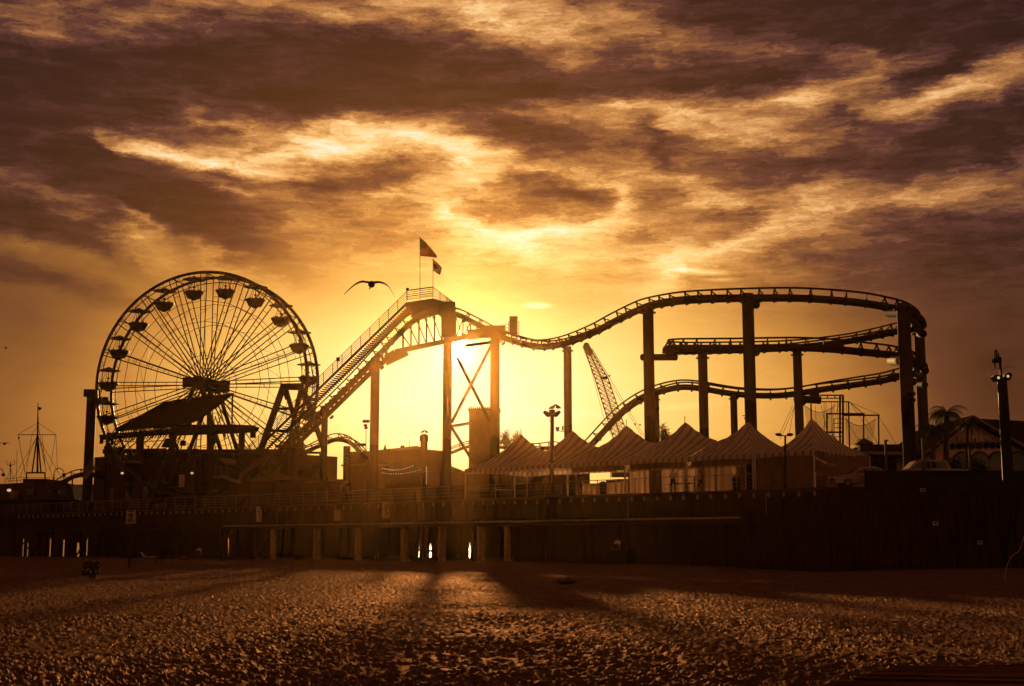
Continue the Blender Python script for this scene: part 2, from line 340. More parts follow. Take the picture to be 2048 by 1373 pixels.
M_CAR = material('car_paint', (.24, .18, .16), (.20, .15, .13), 1, .25, .4, spec=.6)
M_LEAF = material('palm_leaf', (.05, .045, .015), (.02, .018, .008), 6, .6)
M_BARK = material('palm_bark', (.07, .04, .025), (.03, .018, .012), 8, .9, 0, .6)
M_SIGN = material('sign_face', (.50, .36, .26), (.42, .30, .21), 4, .7)
M_BLACK = material('black_marking', (.012, .008, .008), None, 4, .8)
M_YEL = material('pale_roof', (.16, .10, .05), (.11, .065, .035), 1.5, .8, 0, .3, spec=.15)
def glass_mat():
    m = bpy.data.materials.new('car_glass'); m.use_nodes = True; b = m.node_tree.nodes['Principled BSDF']
    b.inputs['Base Color'].default_value = (.02, .02, .02, 1); b.inputs['Roughness'].default_value = .05; b.inputs['Specular IOR Level'].default_value = .6; return m
M_GLASS = glass_mat()
def fabric(name, striped, c=(.82, .60, .50), g=(.42, .32, .20), trans=.45):
    m = bpy.data.materials.new(name); m.use_nodes = True; t = m.node_tree; n = t.nodes; n.remove(n['Principled BSDF'])
    out = n['Material Output']; d = n.new('ShaderNodeBsdfDiffuse'); tr = n.new('ShaderNodeBsdfTranslucent'); mx = n.new('ShaderNodeMixShader'); mx.inputs[0].default_value = trans
    nz = n.new('ShaderNodeTexNoise'); nz.inputs['Scale'].default_value = 1.2; nz.inputs['Detail'].default_value = 5
    tcn = n.new('ShaderNodeTexCoord'); t.links.new(tcn.outputs['Object'], nz.inputs['Vector'])
    mixc = n.new('ShaderNodeMix'); mixc.data_type = 'RGBA'; mixc.inputs['A'].default_value = (*c, 1); mixc.inputs['B'].default_value = (*g, 1)
    if striped:
        uvn = n.new('ShaderNodeUVMap'); sp = n.new('ShaderNodeSeparateXYZ'); t.links.new(uvn.outputs[0], sp.inputs[0])
        fr = n.new('ShaderNodeMath'); fr.operation = 'FRACT'; t.links.new(sp.outputs[0], fr.inputs[0])
        lt = n.new('ShaderNodeMath'); lt.operation = 'LESS_THAN'; lt.inputs[1].default_value = .36; t.links.new(fr.outputs[0], lt.inputs[0]); t.links.new(lt.outputs[0], mixc.inputs['Factor'])
    else: mixc.inputs['Factor'].default_value = 0
    mul = n.new('ShaderNodeMix'); mul.data_type = 'RGBA'; mul.blend_type = 'MULTIPLY'; mul.inputs['Factor'].default_value = .5
    t.links.new(mixc.outputs['Result'], mul.inputs['A']); t.links.new(nz.outputs['Fac'], mul.inputs['B'])
    for s_ in (d, tr): t.links.new(mul.outputs['Result'], s_.inputs['Color'])
    t.links.new(d.outputs[0], mx.inputs[1]); t.links.new(tr.outputs[0], mx.inputs[2]); t.links.new(mx.outputs[0], out.inputs[0]); return m
M_TENT = fabric('striped_tent_fabric', True, trans=.5); M_TWALL = fabric('tent_wall_fabric', False, (.34, .19, .11), trans=.5)
M_FLAG = fabric('flag_fabric', True, (.30, .06, .04), (.10, .05, .04), trans=.4)
M_FLAG2 = fabric('pale_flag_fabric', False, (.40, .30, .22), trans=.4)
def net_mat():
    m = bpy.data.materials.new('safety_net'); m.use_nodes = True; t = m.node_tree; n = t.nodes; b = n['Principled BSDF']
    b.inputs['Base Color'].default_value = (.06, .035, .02, 1); b.inputs['Roughness'].default_value = .9
    tr = n.new('ShaderNodeBsdfTransparent'); mx = n.new('ShaderNodeMixShader'); mx.inputs[0].default_value = .34
    t.links.new(tr.outputs[0], mx.inputs[1]); t.links.new(b.outputs[0], mx.inputs[2]); t.links.new(mx.outputs[0], n['Material Output'].inputs[0]); return m
M_NET = net_mat()
def bulb_mat():
    m = bpy.data.materials.new('lit_bulb'); m.use_nodes = True; b = m.node_tree.nodes['Principled BSDF']
    b.inputs['Emission Color'].default_value = (1, .7, .35, 1); b.inputs['Emission Strength'].default_value = .6; return m
M_BULB = bulb_mat()
# ================================================================ the pier
DECK = 5.4
PU = Vector((.7323, -.6810, 0)); PN = Vector((.6810, .7323, 0)); P_0 = Vector((0, 111, 0))
def pier(s, o, z=0): return P_0 + PU * s + PN * o + Vector((0, 0, z))
S_BEND = 29.6; BEND = pier(S_BEND, 0)
def front_px(px, o=0):          # s of the front line under photo column px
    k = (px - CX) / (F * 1.0)
    # X = .7323 s + .681 o ; Y = 111 - .681 s + .7323 o
    return (k * (111 + .7323 * o) - .681 * o) / (.7323 + .681 * k)
pr = empty('pier', pier(0, 0), 'long timber pier deck on round concrete piles above the beach', 'pier')
# deck: polygon slab
mb = MB()
A0 = pier(-150, 0); A1 = BEND; A2 = Vector((120, 90.2, 0)); A3 = Vector((150, 190, 0)); A4 = pier(-150, 95); 
mb.poly([Vector((p.x, p.y, DECK)) for p in (A0, A1, A2, A3, A4)], .35, (0, 0, -1)); mb.build('deck', M_WOOD, pr)
# fascia boards with plank seams, lower pipe beam
mb = MB(); s = -150.0
while s < S_BEND:
    w = .3; mb.box(pier(s + w / 2, .12 + random.uniform(0, .04), DECK - .35 - .72), (w - .012, .08, 1.44), rz=math.atan2(PU.y, PU.x)); s += w
mb.build('fascia_boards', M_BOARD, pr)
mb = MB(); mb.tube([pier(-41, -.12, 3.42), pier(front_px(1480), -.12, 3.42)], .075, 8); mb.build('service_pipe', M_CONC, pr)
mb = MB(); mb.box(pier(-60.2, .1, 3.2), (179.6, .25, .3), rz=math.atan2(PU.y, PU.x)); mb.build('edge_beam', M_WOOD, pr)
# joist brackets along the edge
jb = MB().box((0, 0, 0), (.12, .22, .34)).build('joist_bracket', M_CONC, pr); jb.rotation_euler.z = math.atan2(PU.y, PU.x)
stuffb = MB(); first = True; cnt = 0
sj = [x for x in np.arange(-85, S_BEND - .5, 1.22)]
for s in sj:
    p = pier(s, -.02, DECK - .42) - worldloc(pr)
    if first: jb.location = p; first = False
    else: c = jb.copy(); COL.objects.link(c); c.parent = pr; c.location = p
# front piles
pile_s = [front_px(x) for x in (545, 630, 712, 803, 878, 955)]
pl = MB().tube([(0, 0, -.8), (0, 0, 3.12)], .36, 14).build('pile', M_CONC, pr, smooth=True)
def addpile(p, sc=1.0, me=None, first=[True]):
    if first[0]: pl.location = p - worldloc(pr) + worldloc(pr) * 0; pl.location = Vector(p) - worldloc(pr); first[0] = False; return
    c = pl.copy(); COL.objects.link(c); c.parent = pr; c.location = Vector(p) - worldloc(pr); c.scale = (sc, sc, 1)
# mesh coordinates were taken relative to the pier base: re-centre on the pile axis
for vv in pl.data.vertices: vv.co += worldloc(pr)
for vv in jb.data.vertices: vv.co += worldloc(pr)
for s in pile_s: addpile(pier(s, .5))
for px in (1007,): addpile(pier(front_px(px), .5), .8)
tp = MB().tube([(0, 0, -.8), (0, 0, 5.0)], .17, 8).build('timber_pile', M_WOOD, pr, smooth=True)
for vv in tp.data.vertices: vv.co += worldloc(pr)
tfirst = True; k = 0
for o in (1.2, 8, 16, 26, 38):
    for s in np.arange(-92, 2, 4.9 if o < 2 else 6.6):
        if o < 2 and s > front_px(520): continue
        if k > 86: break
        p = pier(s + random.uniform(-.8, .8), o + random.uniform(-.6, .6)) - worldloc(pr); k += 1
        if tfirst: tp.location = p; tfirst = False
        else:
            c = tp.copy(); COL.objects.link(c); c.parent = pr; c.location = p; c.rotation_euler = (random.uniform(-.05, .05), random.uniform(-.07, .07), 0)
# wall made up to block bright sky far under the deck, with the narrow gaps that let the sea shine through
OB = 46.0
gaps = [(6, 4), (58, 3), (67, 3), (112, 5), (138, 4), (167, 7), (184, 3), (345, 0), (463, 4), (620, 0), (776, 5), (838, 7), (863, 5), (941, 4), (1075, 3)]
edges = [front_px(-900, OB)]
mb = MB(); prev = front_px(-900, OB)
def hpanel(a, b, z0, z1): mb.box(pier((a + b) / 2, OB, (z0 + z1) / 2), (abs(b - a), .25, z1 - z0), rz=math.atan2(PU.y, PU.x))
for px, w in gaps:
    if w == 0: continue
    a = front_px(px - w / 2 - .5, OB); b = front_px(px + w / 2 + .5, OB); hpanel(prev, a, -3, 5.05)
    Yg = 111 - .681 * a + .7323 * OB; ztop = 1.5 + (1090 - random.choice((1086, 1080, 1088, 1078))) * Yg / F
    hpanel(a, b, ztop, 5.05)
    if random.random() < .6: hpanel(a, b, ztop - 1.15, ztop - .8)
    prev = b
hpanel(prev, front_px(1075, OB) + 60, -3, 5.05); mb.build('sky_blocking_wall', M_WOOD, pr)
# closed timber walls on the right half
mb = MB(); s = front_px(1012)
while s < S_BEND:
    w = .28; full = s > front_px(1480); z1 = 3.03; o = 1.1 if not full else .06
    if full: z1 = DECK - .36
    mb.box(pier(s + w / 2, o + random.uniform(0, .05), (z1 - 1.2) / 2), (w - .012, .1, z1 + 1.2), rz=math.atan2(PU.y, PU.x)); s += w
x = BEND.x
while x < 70:
    w = .28; yy = 90.9 - .007 * (x - BEND.x); mb.box((x + w / 2, yy + random.uniform(.0, .05), 2.0), (w - .012, .1, 6.1), 0); x += w
mb.build('timber_wall', M_BOARD, pr)
mb = MB()
for px in (1070, 1150, 1220, 1290, 1362, 1430, 1478, 1560, 1650):
    s = front_px(px); o = .98 if px < 1470 else -.04; mb.box(pier(s, o, 1.2), (.14, .14, 4.0 if px < 1470 else 7.4), rz=math.atan2(PU.y, PU.x))
mb.bar(pier(front_px(1012), .96, 1.9), pier(front_px(1478), .96, 1.9), .1, .16); mb.build('wall_batten', M_WOOD, pr)
# raking braces and sagging cables under the edge
for px in (60, 150, 240, 330, 420, 500):
    s = front_px(px); MB().bar(pier(s, .9, .2), pier(s + 3.2, .9, 3.1), .12, .16).build('pile_brace', M_WOOD, pr)
for px in (560, 690, 850, 1075, 1255, 1530):
    s = front_px(px); MB().tube([pier(s, -.06, DECK - .3), pier(s, -.07, 3.5)], .03, 6).build('drain_pipe', M_CONC, pr)
m_ = MB()
for i in range(22):
    s = -84 + i * 5.2
    if s > 26: break
    m_.tube([pier(s + 5.2 * k / 6, -.12, DECK - .02 - .12 * math.sin(math.pi * k / 6)) for k in range(7)], .018, 5)
m_.build('edge_cable', M_RAIL, pr)
mb = MB(); a = gnd(1220, 1126, 0); b = gnd(1275, 1126, 0)
q = pier(front_px(1248), -.6, .45); mb.box(q, (2.1, 1.1, 1.3), rz=math.atan2(PU.y, PU.x)); mb.build('concrete_footing', M_DARK, pr)
# parapet at the parking end
mb = MB(); x = BEND.x + 2.4
mb.box(((x + 75) / 2, 90.75, DECK + .5), (75 - x, .16, 1.05)); mb.box(((x + 75) / 2, 90.72, DECK + 1.06), (75 - x, .28, .09)); mb.build('parapet', M_DARK, pr)
# ------------------------------------------------- railing
rl = empty('pier_railing', pier(0, 0, DECK), 'thin metal handrail running along the whole pier edge', 'railing')
for z, r_ in ((1.12, .035), (.84, .018), (.56, .018), (.28, .018)):
    MB().tube([pier(-150, .05, DECK + z), BEND + Vector((0, .05, DECK + z)), Vector((BEND.x + 2.4, BEND.y + .02, DECK + z))], r_, 6).build('rail', M_RAIL, rl)
pp = MB().box((0, 0, .57), (.06, .06, 1.14), rz=math.atan2(PU.y, PU.x)).build('post', M_RAIL, rl)
for vv in pp.data.vertices: vv.co += worldloc(rl)
fst = True; n = 0
for s in np.arange(29.5, -150, -1.85):
    if n >= 98: break
    n += 1; p = pier(s, .05, DECK) - worldloc(rl)
    if fst: pp.location = p; fst = False
    else: c = pp.copy(); COL.objects.link(c); c.parent = rl; c.location = p
# ------------------------------------------------- boardwalk in the near sand (bottom right)
mb = MB(); c0 = gnd(1690, 1325, .08); c1 = gnd(2000, 1266, .08)
dirp = Vector((.985, -.17, 0)); nrm = Vector((.17, .985, 0)); org = gnd(1668, 1385, .0)
kk = 0
for i in range(-12, 34):
    st = org + nrm * (i * .16); off = .06 * i + (.5 + .16 * (i - 14) ** 1.35 if i > 14 else 0) + random.uniform(-.02, .02)
    if i > 32: continue
    ln = 9; a = st + dirp * off; ctr = a + dirp * ln / 2; zz = .055 + random.uniform(-.012, .012)
    mb.box((ctr.x, ctr.y, zz), (ln, .14, .05), rz=math.atan2(dirp.y, dirp.x))
tag(mb.build('boardwalk', M_PLANK, loc=(org.x, org.y, 0)), 'plank boardwalk half buried in sand', 'boardwalk', kind='structure')

# ================================================================ people
def skin_mesh(verts, edges, name, mat, parent, sub=1, smooth=True, extra=None):
    me = bpy.data.meshes.new(name); me.from_pydata([tuple(v[0]) for v in verts], edges, []); me.update()
    o = bpy.data.objects.new(name, me); COL.objects.link(o)
    sk = o.modifiers.new('skin', 'SKIN'); sk.use_smooth_shade = True
    lay = me.skin_vertices[0] if me.skin_vertices else None
    if lay is None:
        bpy.context.view_layer.objects.active = o; me.skin_vertices.new() if hasattr(me.skin_vertices, 'new') else None; lay = me.skin_vertices[0]
    for i, v in enumerate(verts): lay.data[i].radius = v[1] if isinstance(v[1], tuple) else (v[1], v[1])
    lay.data[0].use_root = True
    if sub: sm = o.modifiers.new('sub', 'SUBSURF'); sm.levels = sub; sm.render_levels = sub
    dg = bpy.context.evaluated_depsgraph_get(); dg.update(); ev = bpy.data.meshes.new_from_object(o.evaluated_get(dg))
    o.modifiers.clear(); old = o.data; o.data = ev; ev.name = name; bpy.data.meshes.remove(old)
    ev.materials.clear(); ev.materials.append(mat); o.parent = parent; return o
def person(loc, rz, pose='stand', h=1.72, top=None, bottom=None, hat=False, label='', group=None):
    top = top or M_CLOTH_D; bottom = bottom or M_CLOTH_D
    root = empty('person', loc, label, 'person', group); root.rotation_euler.z = rz; k = h / 1.72
    J = {'pel': (0, 0, .92), 'wai': (0, 0, 1.08), 'che': (0, -.01, 1.30), 'nek': (0, 0, 1.47), 'hd': (0, .015, 1.60), 'top': (0, .01, 1.70)}
    for s_, n_ in ((-1, 'L'), (1, 'R')):
        J['sh' + n_] = (.18 * s_, 0, 1.41); J['el' + n_] = (.24 * s_, .02, 1.13); J['wr' + n_] = (.25 * s_, .09, .89); J['ha' + n_] = (.25 * s_, .11, .83)
        J['hi' + n_] = (.09 * s_, 0, .90); J['kn' + n_] = (.11 * s_, .03, .49); J['an' + n_] = (.12 * s_, -.01, .09); J['to' + n_] = (.13 * s_, .16, .03)
    if pose == 'lean':
        for n_, s_ in (('L', -1), ('R', 1)): J['el' + n_] = (.27 * s_, .12, 1.17); J['wr' + n_] = (.20 * s_, .36, 1.14); J['ha' + n_] = (.19 * s_, .43, 1.14)
    if pose == 'walk':
        J['knL'] = (-.11, .20, .50); J['anL'] = (-.12, .26, .09); J['toL'] = (-.12, .42, .05); J['anR'] = (.12, -.24, .12); J['toR'] = (.13, -.10, .03)
        J['elR'] = (.24, .14, 1.15); J['wrR'] = (.22, .32, 1.02); J['haR'] = (.22, .38, 1.00)
    if pose == 'bend':
        T = lambda p: (p[0], (p[2] - .92) * math.sin(R(62)) + p[1] * .4 - .08, .92 + (p[2] - .92) * math.cos(R(62)) - p[1] * .6 - .03)
        for key in ('wai', 'che', 'nek', 'hd', 'top', 'shL', 'shR'): J[key] = T(J[key])
        for n_, s_ in (('L', -1), ('R', 1)): J['el' + n_] = (.22 * s_, .52, .86); J['wr' + n_] = (.20 * s_, .58, .62); J['ha' + n_] = (.20 * s_, .60, .55)
    if pose == 'sit':
        d = -.76
        for key in list(J):
            if key[:2] not in ('kn', 'an') and key not in ('toL', 'toR'): J[key] = (J[key][0], J[key][1], J[key][2] + d)
        for n_, s_ in (('L', -1), ('R', 1)):
            J['kn' + n_] = (.16 * s_, .40, .46); J['an' + n_] = (.14 * s_, .52, .09); J['to' + n_] = (.15 * s_, .68, .04); J['el' + n_] = (.24 * s_, .18, .42); J['wr' + n_] = (.16 * s_, .38, .50); J['ha' + n_] = (.15 * s_, .44, .50)
    P = {a: Vector(b) * k for a, b in J.items()}
    def chain(spec, name, mat, sub=1):
        idx = {}; vs = []; es = []
        for line in spec:
            pv = None
            for key, r_ in line:
                if key not in idx: idx[key] = len(vs); vs.append((P[key], tuple(q * k for q in r_) if isinstance(r_, tuple) else r_ * k))
                if pv is not None: es.append((pv, idx[key]))
                pv = idx[key]
        return skin_mesh(vs, es, name, mat, root, sub)
    # fingers
    for n_, s_ in (('L', -1), ('R', 1)):
        w = P['wr' + n_]; hpt = P['ha' + n_]; d = (hpt - w).normalized(); sid = d.cross(Vector((s_, 0.2, .1))).normalized()
        for i, (off, ln) in enumerate(((-.030, .072), (-.010, .085), (.011, .080), (.030, .062))):
            P['f%s%d' % (n_, i)] = hpt + sid * off * k + d * .045 * k; P['g%s%d' % (n_, i)] = hpt + sid * off * 1.2 * k + d * (.045 + ln * .55) * k + Vector((-.012 * s_, 0, 0)); P['h%s%d' % (n_, i)] = hpt + sid * off * 1.25 * k + d * (.045 + ln * .9) * k + Vector((-.03 * s_, 0, 0))
        P['t' + n_] = w + d * .03 * k - sid * .035 * k; P['u' + n_] = w + d * .07 * k - sid * .062 * k
    arms = []
    for n_ in 'LR':
        arms += [[('che', (.13, .10)), ('sh' + n_, .055), ('el' + n_, .042), ('wr' + n_, .028), ('ha' + n_, (.040, .018))]]
        for i in range(4): arms += [[('ha' + n_, (.040, .018)), ('f%s%d' % (n_, i), .010), ('g%s%d' % (n_, i), .009), ('h%s%d' % (n_, i), .007)]]
        arms += [[('wr' + n_, .028), ('t' + n_, .013), ('u' + n_, .010)]]
    legs = [[('pel', (.14, .10)), ('hi' + n_, .085), ('kn' + n_, .055), ('an' + n_, .038), ('to' + n_, (.04, .025))] for n_ in 'LR']
    chain([[('pel', (.14, .10)), ('wai', (.125, .095)), ('che', (.13, .10)), ('nek', .052), ('hd', (.078, .095)), ('top', (.06, .07))]] + legs + arms, 'body', M_SKIN)
    chain([[('pel', (.16, .12)), ('wai', (.145, .115)), ('che', (.155, .125)), ('nek', .07)]] + [[('che', (.155, .125)), ('sh' + n_, .078), ('el' + n_, .058)] for n_ in 'LR'], 'shirt', top)
    chain([[('pel', (.155, .125))] + [('hi' + n_, .102), ('kn' + n_, .075), ('an' + n_, .058)] for n_ in 'LR'], 'trousers', bottom)
    m2 = MB(); hd = P['hd']; ax = (P['top'] - P['nek']).normalized()
    m2.ell(hd + ax * .045 * k - Vector((0, .018, 0)), (.092 * k, .105 * k, .088 * k), 12, 8)
    if hat: m2.cyl(hd + ax * .06 * k, hd + ax * .075 * k, .16 * k, 14)
    hh = m2.build('hat' if hat else 'hair', M_CLOTH_W if hat else M_HAIR); hh.location = (0, 0, 0); hh.parent = root
    m3 = MB(); fwd = Vector((0, 1, 0)) if pose != 'bend' else Vector((0, .45, -.9)).normalized()
    m3.ell(hd + fwd * .095 * k - ax * .01, (.012, .02, .018), 8, 6)
    for s_ in (-1, 1): m3.ell(hd + Vector((s_ * .078 * k, 0, 0)), (.012, .02, .03), 8, 6); m3.ell(hd + fwd * .085 * k + Vector((s_ * .03 * k, 0, 0)) + ax * .015, (.011, .011, .007), 8, 6)
    m3.ell(hd + fwd * .085 * k - ax * .045 * k, (.022, .01, .007), 8, 6)
    fc = m3.build('face', M_SKIN); fc.location = (0, 0, 0); fc.parent = root
    return root
# ================================================================ roller coaster
rc = empty('roller_coaster', at(990, 985, 136), 'steel roller coaster with lift hill, stairs and double helix towering over the pier', 'roller coaster')
# centre line of the spine tube: photo x, y, distance, bank in degrees
TR = [(500, 968, 152, 0), (600, 868, 150, 0), (700, 771, 147, 0), (752, 716, 145, 0), (790, 677, 142, 0), (822, 646, 140, 0), (850, 631, 139, 0), (880, 624, 138, 0), (915, 630, 137, 0),
      (950, 647, 136.5, 0), (985, 665, 136, 0), (1010, 677, 135, 0), (1054, 690, 133, 0), (1089, 694, 131, 0), (1135, 686, 128, 0), (1189, 665, 124, 2), (1229, 644, 121.5, 4), (1270, 624, 119, 7), (1297, 614, 117.5, 9),
      (1345, 605, 114.5, 12), (1400, 600, 112, 16), (1500, 597, 108, 24), (1600, 597, 105, 30), (1700, 604, 103, 36), (1770, 614, 103, 44), (1818, 626, 106, 50), (1843, 643, 112, 54), (1836, 655, 119, 50), (1791, 664, 125, 40), (1744, 674, 128, 30), (1697, 683, 130, 24),
      (1635, 691, 131, 22), (1572, 697, 131, 26), (1510, 700, 130, 34), (1440, 702, 127, 44), (1380, 703, 123, 50), (1340, 702, 118.5, 52), (1334, 699, 115, 52), (1360, 697, 112.5, 50), (1416, 697, 110.5, 46), (1479, 697, 109, 42), (1541, 696, 108, 40), (1604, 696, 107, 40), (1666, 699, 106.5, 42), (1729, 705, 107, 46),
      (1791, 712, 109, 50), (1830, 722, 113, 54), (1848, 734, 118, 54), (1835, 746, 123, 46), (1794, 755, 126, 34), (1760, 763, 127.5, 26), (1697, 772, 129, 18), (1635, 781, 130, 10), (1585, 789, 131, 6), (1541, 792, 131.5, 3), (1485, 790, 132, 0),
      (1445, 785, 132.5, -2), (1404, 778, 133, -4), (1364, 775, 133.5, -5), (1323, 783, 134.5, -4), (1286, 798, 136, -2), (1256, 817, 137, 0), (1229, 841, 138, 0), (1194, 879, 139.5, 0), (1160, 915, 141, 0)]
pts = [tuple(at(x, y, Y)) + (R(b),) for x, y, Y, b in TR]
fine_t = catmull(pts, 10)
def frames(poly):
    out = []
    for i, p in enumerate(poly):
        a = Vector(poly[max(i - 1, 0)][:3]); b = Vector(poly[min(i + 1, len(poly) - 1)][:3]); t = (b - a).normalized()
        side = t.cross(Vector((0, 0, 1))).normalized(); up = side.cross(t)
        bk = p[3]; n = up * math.cos(bk) - side * math.sin(bk); sd_ = side * math.cos(bk) + up * math.sin(bk)
        out.append((Vector(p[:3]), t, n, sd_))
    return out
FR = frames(fine_t)
def resample(fr, step):
    res = []; acc_ = 0; last = fr[0][0]; res.append(fr[0])
    for f in fr[1:]:
        acc_ += (f[0] - last).length; last = f[0]
        if acc_ >= step: res.append(f); acc_ -= step
    return res
def densify(fr, step=.25):
    out = []
    for a, b in zip(fr[:-1], fr[1:]):
        n = max(1, int((b[0] - a[0]).length / step))
        for k in range(n):
            t = k / n; out.append(tuple(x.lerp(y, t) for x, y in zip(a, b)))
    out.append(fr[-1]); return out
DF = densify(FR)
RH, RG, SR = .62, .55, .31
MB().tube([f[0] for f in FR], SR, 12).build('track_spine', M_STEEL, rc, smooth=True)
for sg in (-1, 1): MB().tube([f[0] + f[2] * RH + f[3] * (sg * RG) for f in FR], .085, 8).build('running_rail', M_STEEL, rc, smooth=True)
ties = resample(DF, 1.55)
def tie_mesh(mb, f):
    p, t, n, s_ = f
    for sg in (-1, 1):
        top = p + n * RH + s_ * (sg * RG)
        mb.poly([p + n * .1 + s_ * sg * .28 - t * .04, p - n * .18 + s_ * sg * .30 - t * .04, top + s_ * sg * .02 - t * .04, top - s_ * sg * .16 - t * .04], .08, t)
    mb.bar(p + n * (RH - .12) - s_ * RG, p + n * (RH - .12) + s_ * RG, .08, .09)
    # joint collar
    mb.tube([p - t * .09, p + t * .09], .37, 10); mb.box(p - n * .36, (.16, .16, .16))
order = sorted(range(len(ties)), key=lambda i: ties[i][0].y + (40 if ties[i][0].x < -14 else 0))
near_set = set(order[:99]); rest = MB()
for i, f in enumerate(ties):
    if i in near_set: m_ = MB(); tie_mesh(m_, f); m_.build('track_tie', M_STEEL, rc)
    else: tie_mesh(rest, f)
ro = rest.build('track_tie', M_STEEL, rc); ro['kind'] = 'stuff'; ro['label'] = 'cross ties of the lift hill and far track'
# ---- columns
def col_material():
    m = bpy.data.materials.new('painted_column'); m.use_nodes = True; t = m.node_tree; n = t.nodes; b = n['Principled BSDF']
    g = n.new('ShaderNodeNewGeometry'); sp = n.new('ShaderNodeSeparateXYZ'); t.links.new(g.outputs['Position'], sp.inputs[0])
    v_ = n.new('ShaderNodeTexVoronoi'); v_.inputs['Scale'].default_value = 1.1; t.links.new(g.outputs['Position'], v_.inputs['Vector'])
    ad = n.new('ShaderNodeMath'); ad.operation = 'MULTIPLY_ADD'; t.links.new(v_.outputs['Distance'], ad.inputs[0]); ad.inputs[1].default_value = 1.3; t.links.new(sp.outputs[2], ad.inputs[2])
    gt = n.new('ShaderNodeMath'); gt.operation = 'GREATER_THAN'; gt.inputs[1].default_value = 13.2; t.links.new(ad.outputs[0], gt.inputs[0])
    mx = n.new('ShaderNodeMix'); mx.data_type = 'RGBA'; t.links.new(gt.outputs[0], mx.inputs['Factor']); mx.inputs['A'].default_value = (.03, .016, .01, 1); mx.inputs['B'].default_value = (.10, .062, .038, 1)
    nz = n.new('ShaderNodeTexNoise'); nz.inputs['Scale'].default_value = 1.5; nz.inputs['Detail'].default_value = 6; t.links.new(g.outputs['Position'], nz.inputs['Vector'])
    m2 = n.new('ShaderNodeMix'); m2.data_type = 'RGBA'; m2.blend_type = 'MULTIPLY'; m2.inputs['Factor'].default_value = .6; t.links.new(mx.outputs['Result'], m2.inputs['A']); t.links.new(nz.outputs['Fac'], m2.inputs['B'])
    t.links.new(m2.outputs['Result'], b.inputs['Base Color']); b.inputs['Roughness'].default_value = .8; b.inputs['Specular IOR Level'].default_value = .05; return m
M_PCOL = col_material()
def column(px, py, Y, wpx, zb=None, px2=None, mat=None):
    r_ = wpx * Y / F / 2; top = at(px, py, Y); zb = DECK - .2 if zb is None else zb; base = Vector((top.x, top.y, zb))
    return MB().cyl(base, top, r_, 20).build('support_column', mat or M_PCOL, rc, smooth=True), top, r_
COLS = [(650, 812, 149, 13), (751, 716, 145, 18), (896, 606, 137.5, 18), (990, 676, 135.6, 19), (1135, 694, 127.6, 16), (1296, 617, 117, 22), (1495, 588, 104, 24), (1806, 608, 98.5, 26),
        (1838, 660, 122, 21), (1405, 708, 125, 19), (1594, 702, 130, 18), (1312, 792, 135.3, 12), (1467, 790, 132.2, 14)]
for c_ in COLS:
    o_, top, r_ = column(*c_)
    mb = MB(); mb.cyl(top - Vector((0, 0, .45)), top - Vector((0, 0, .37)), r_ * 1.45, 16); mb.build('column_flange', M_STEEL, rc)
# arms that reach from tall columns to the tracks behind
def arm(p, q, r_): MB().cyl(p, q, r_, 14).build('column_arm', M_STEEL, rc, smooth=True)
arm(at(1284, 715, 117), at(1352, 715, 119), .30); MB().box(at(1340, 707, 119), (.8, .5, .5)).build('saddle', M_STEEL, rc)
arm(at(1495, 608, 104), at(1512, 610, 107.6), .34); arm(at(1495, 703, 104), at(1512, 705, 108), .34)
arm(at(1812, 625, 98.5), at(1778, 626, 103), .38); arm(at(1812, 722, 98.5), at(1784, 722, 108.5), .42); arm(at(1808, 764, 98.5), at(1826, 764, 100), .3)
arm(at(1590, 798, 130), at(1640, 801, 130.5), .38); MB().box(at(1628, 791, 130.3), (.95, .6, .55)).build('saddle', M_STEEL, rc)
arm(at(1838, 668, 122), at(1846, 668, 118), .36); arm(at(1838, 745, 122), at(1850, 742, 118), .36); arm(at(1838, 770, 122), at(1850, 770, 120), .3)
MB().poly([at(1814, 780, 112), at(1826, 770, 116), at(1826, 830, 116), at(1810, 812, 112)], .1, (0, 1, 0)).build('gusset_plate', M_PCOL, rc)
# ---- crest truss
YT = 137.6
bot = [(770, 716), (790, 704), (886, 684), (940, 672), (1000, 668)]
def bot_y(px):
    for (a, b), (c, d) in zip(bot[:-1], bot[1:]):
        if a <= px <= c: return b + (d - b) * (px - a) / (c - a)
def spine_y(px):
    best = min(DF[:900], key=lambda f: abs((CX + F * f[0].x / (f[0].y * math.cos(PITCH) + (f[0].z - 1.5) * math.sin(PITCH))) - px)); p = best[0] - CAM
    return CY - F * p.dot(UP) / p.dot(FW)
mb = MB()
for k, dy in ((0, -1.0), (1, 1.0)):
    for (a, b), (c, d) in zip(bot[:-1], bot[1:]): mb.bar(at(a, b, YT + dy), at(c, d, YT + dy), .22, .5)
mb.bar(at(770, 724, YT - 1), at(814, 703, YT - 1), .25, .9); mb.bar(at(935, 670, YT - 1.1), at(1003, 664, YT - 1.1), .25, 1.0)
mb.build('truss_bottom_chord', M_STEEL, rc)
xs = [806, 822, 838, 853, 869, 884, 911, 926, 941]
for i, x in enumerate(xs):
    m_ = MB()
    for dy in (-1.0, 1.0): m_.bar(at(x, bot_y(x), YT + dy), at(x, spine_y(x) - 2, YT + dy), .17)
    m_.bar(at(x, bot_y(x), YT - 1), at(x, bot_y(x), YT + 1), .12)
    m_.build('truss_post', M_STEEL, rc)
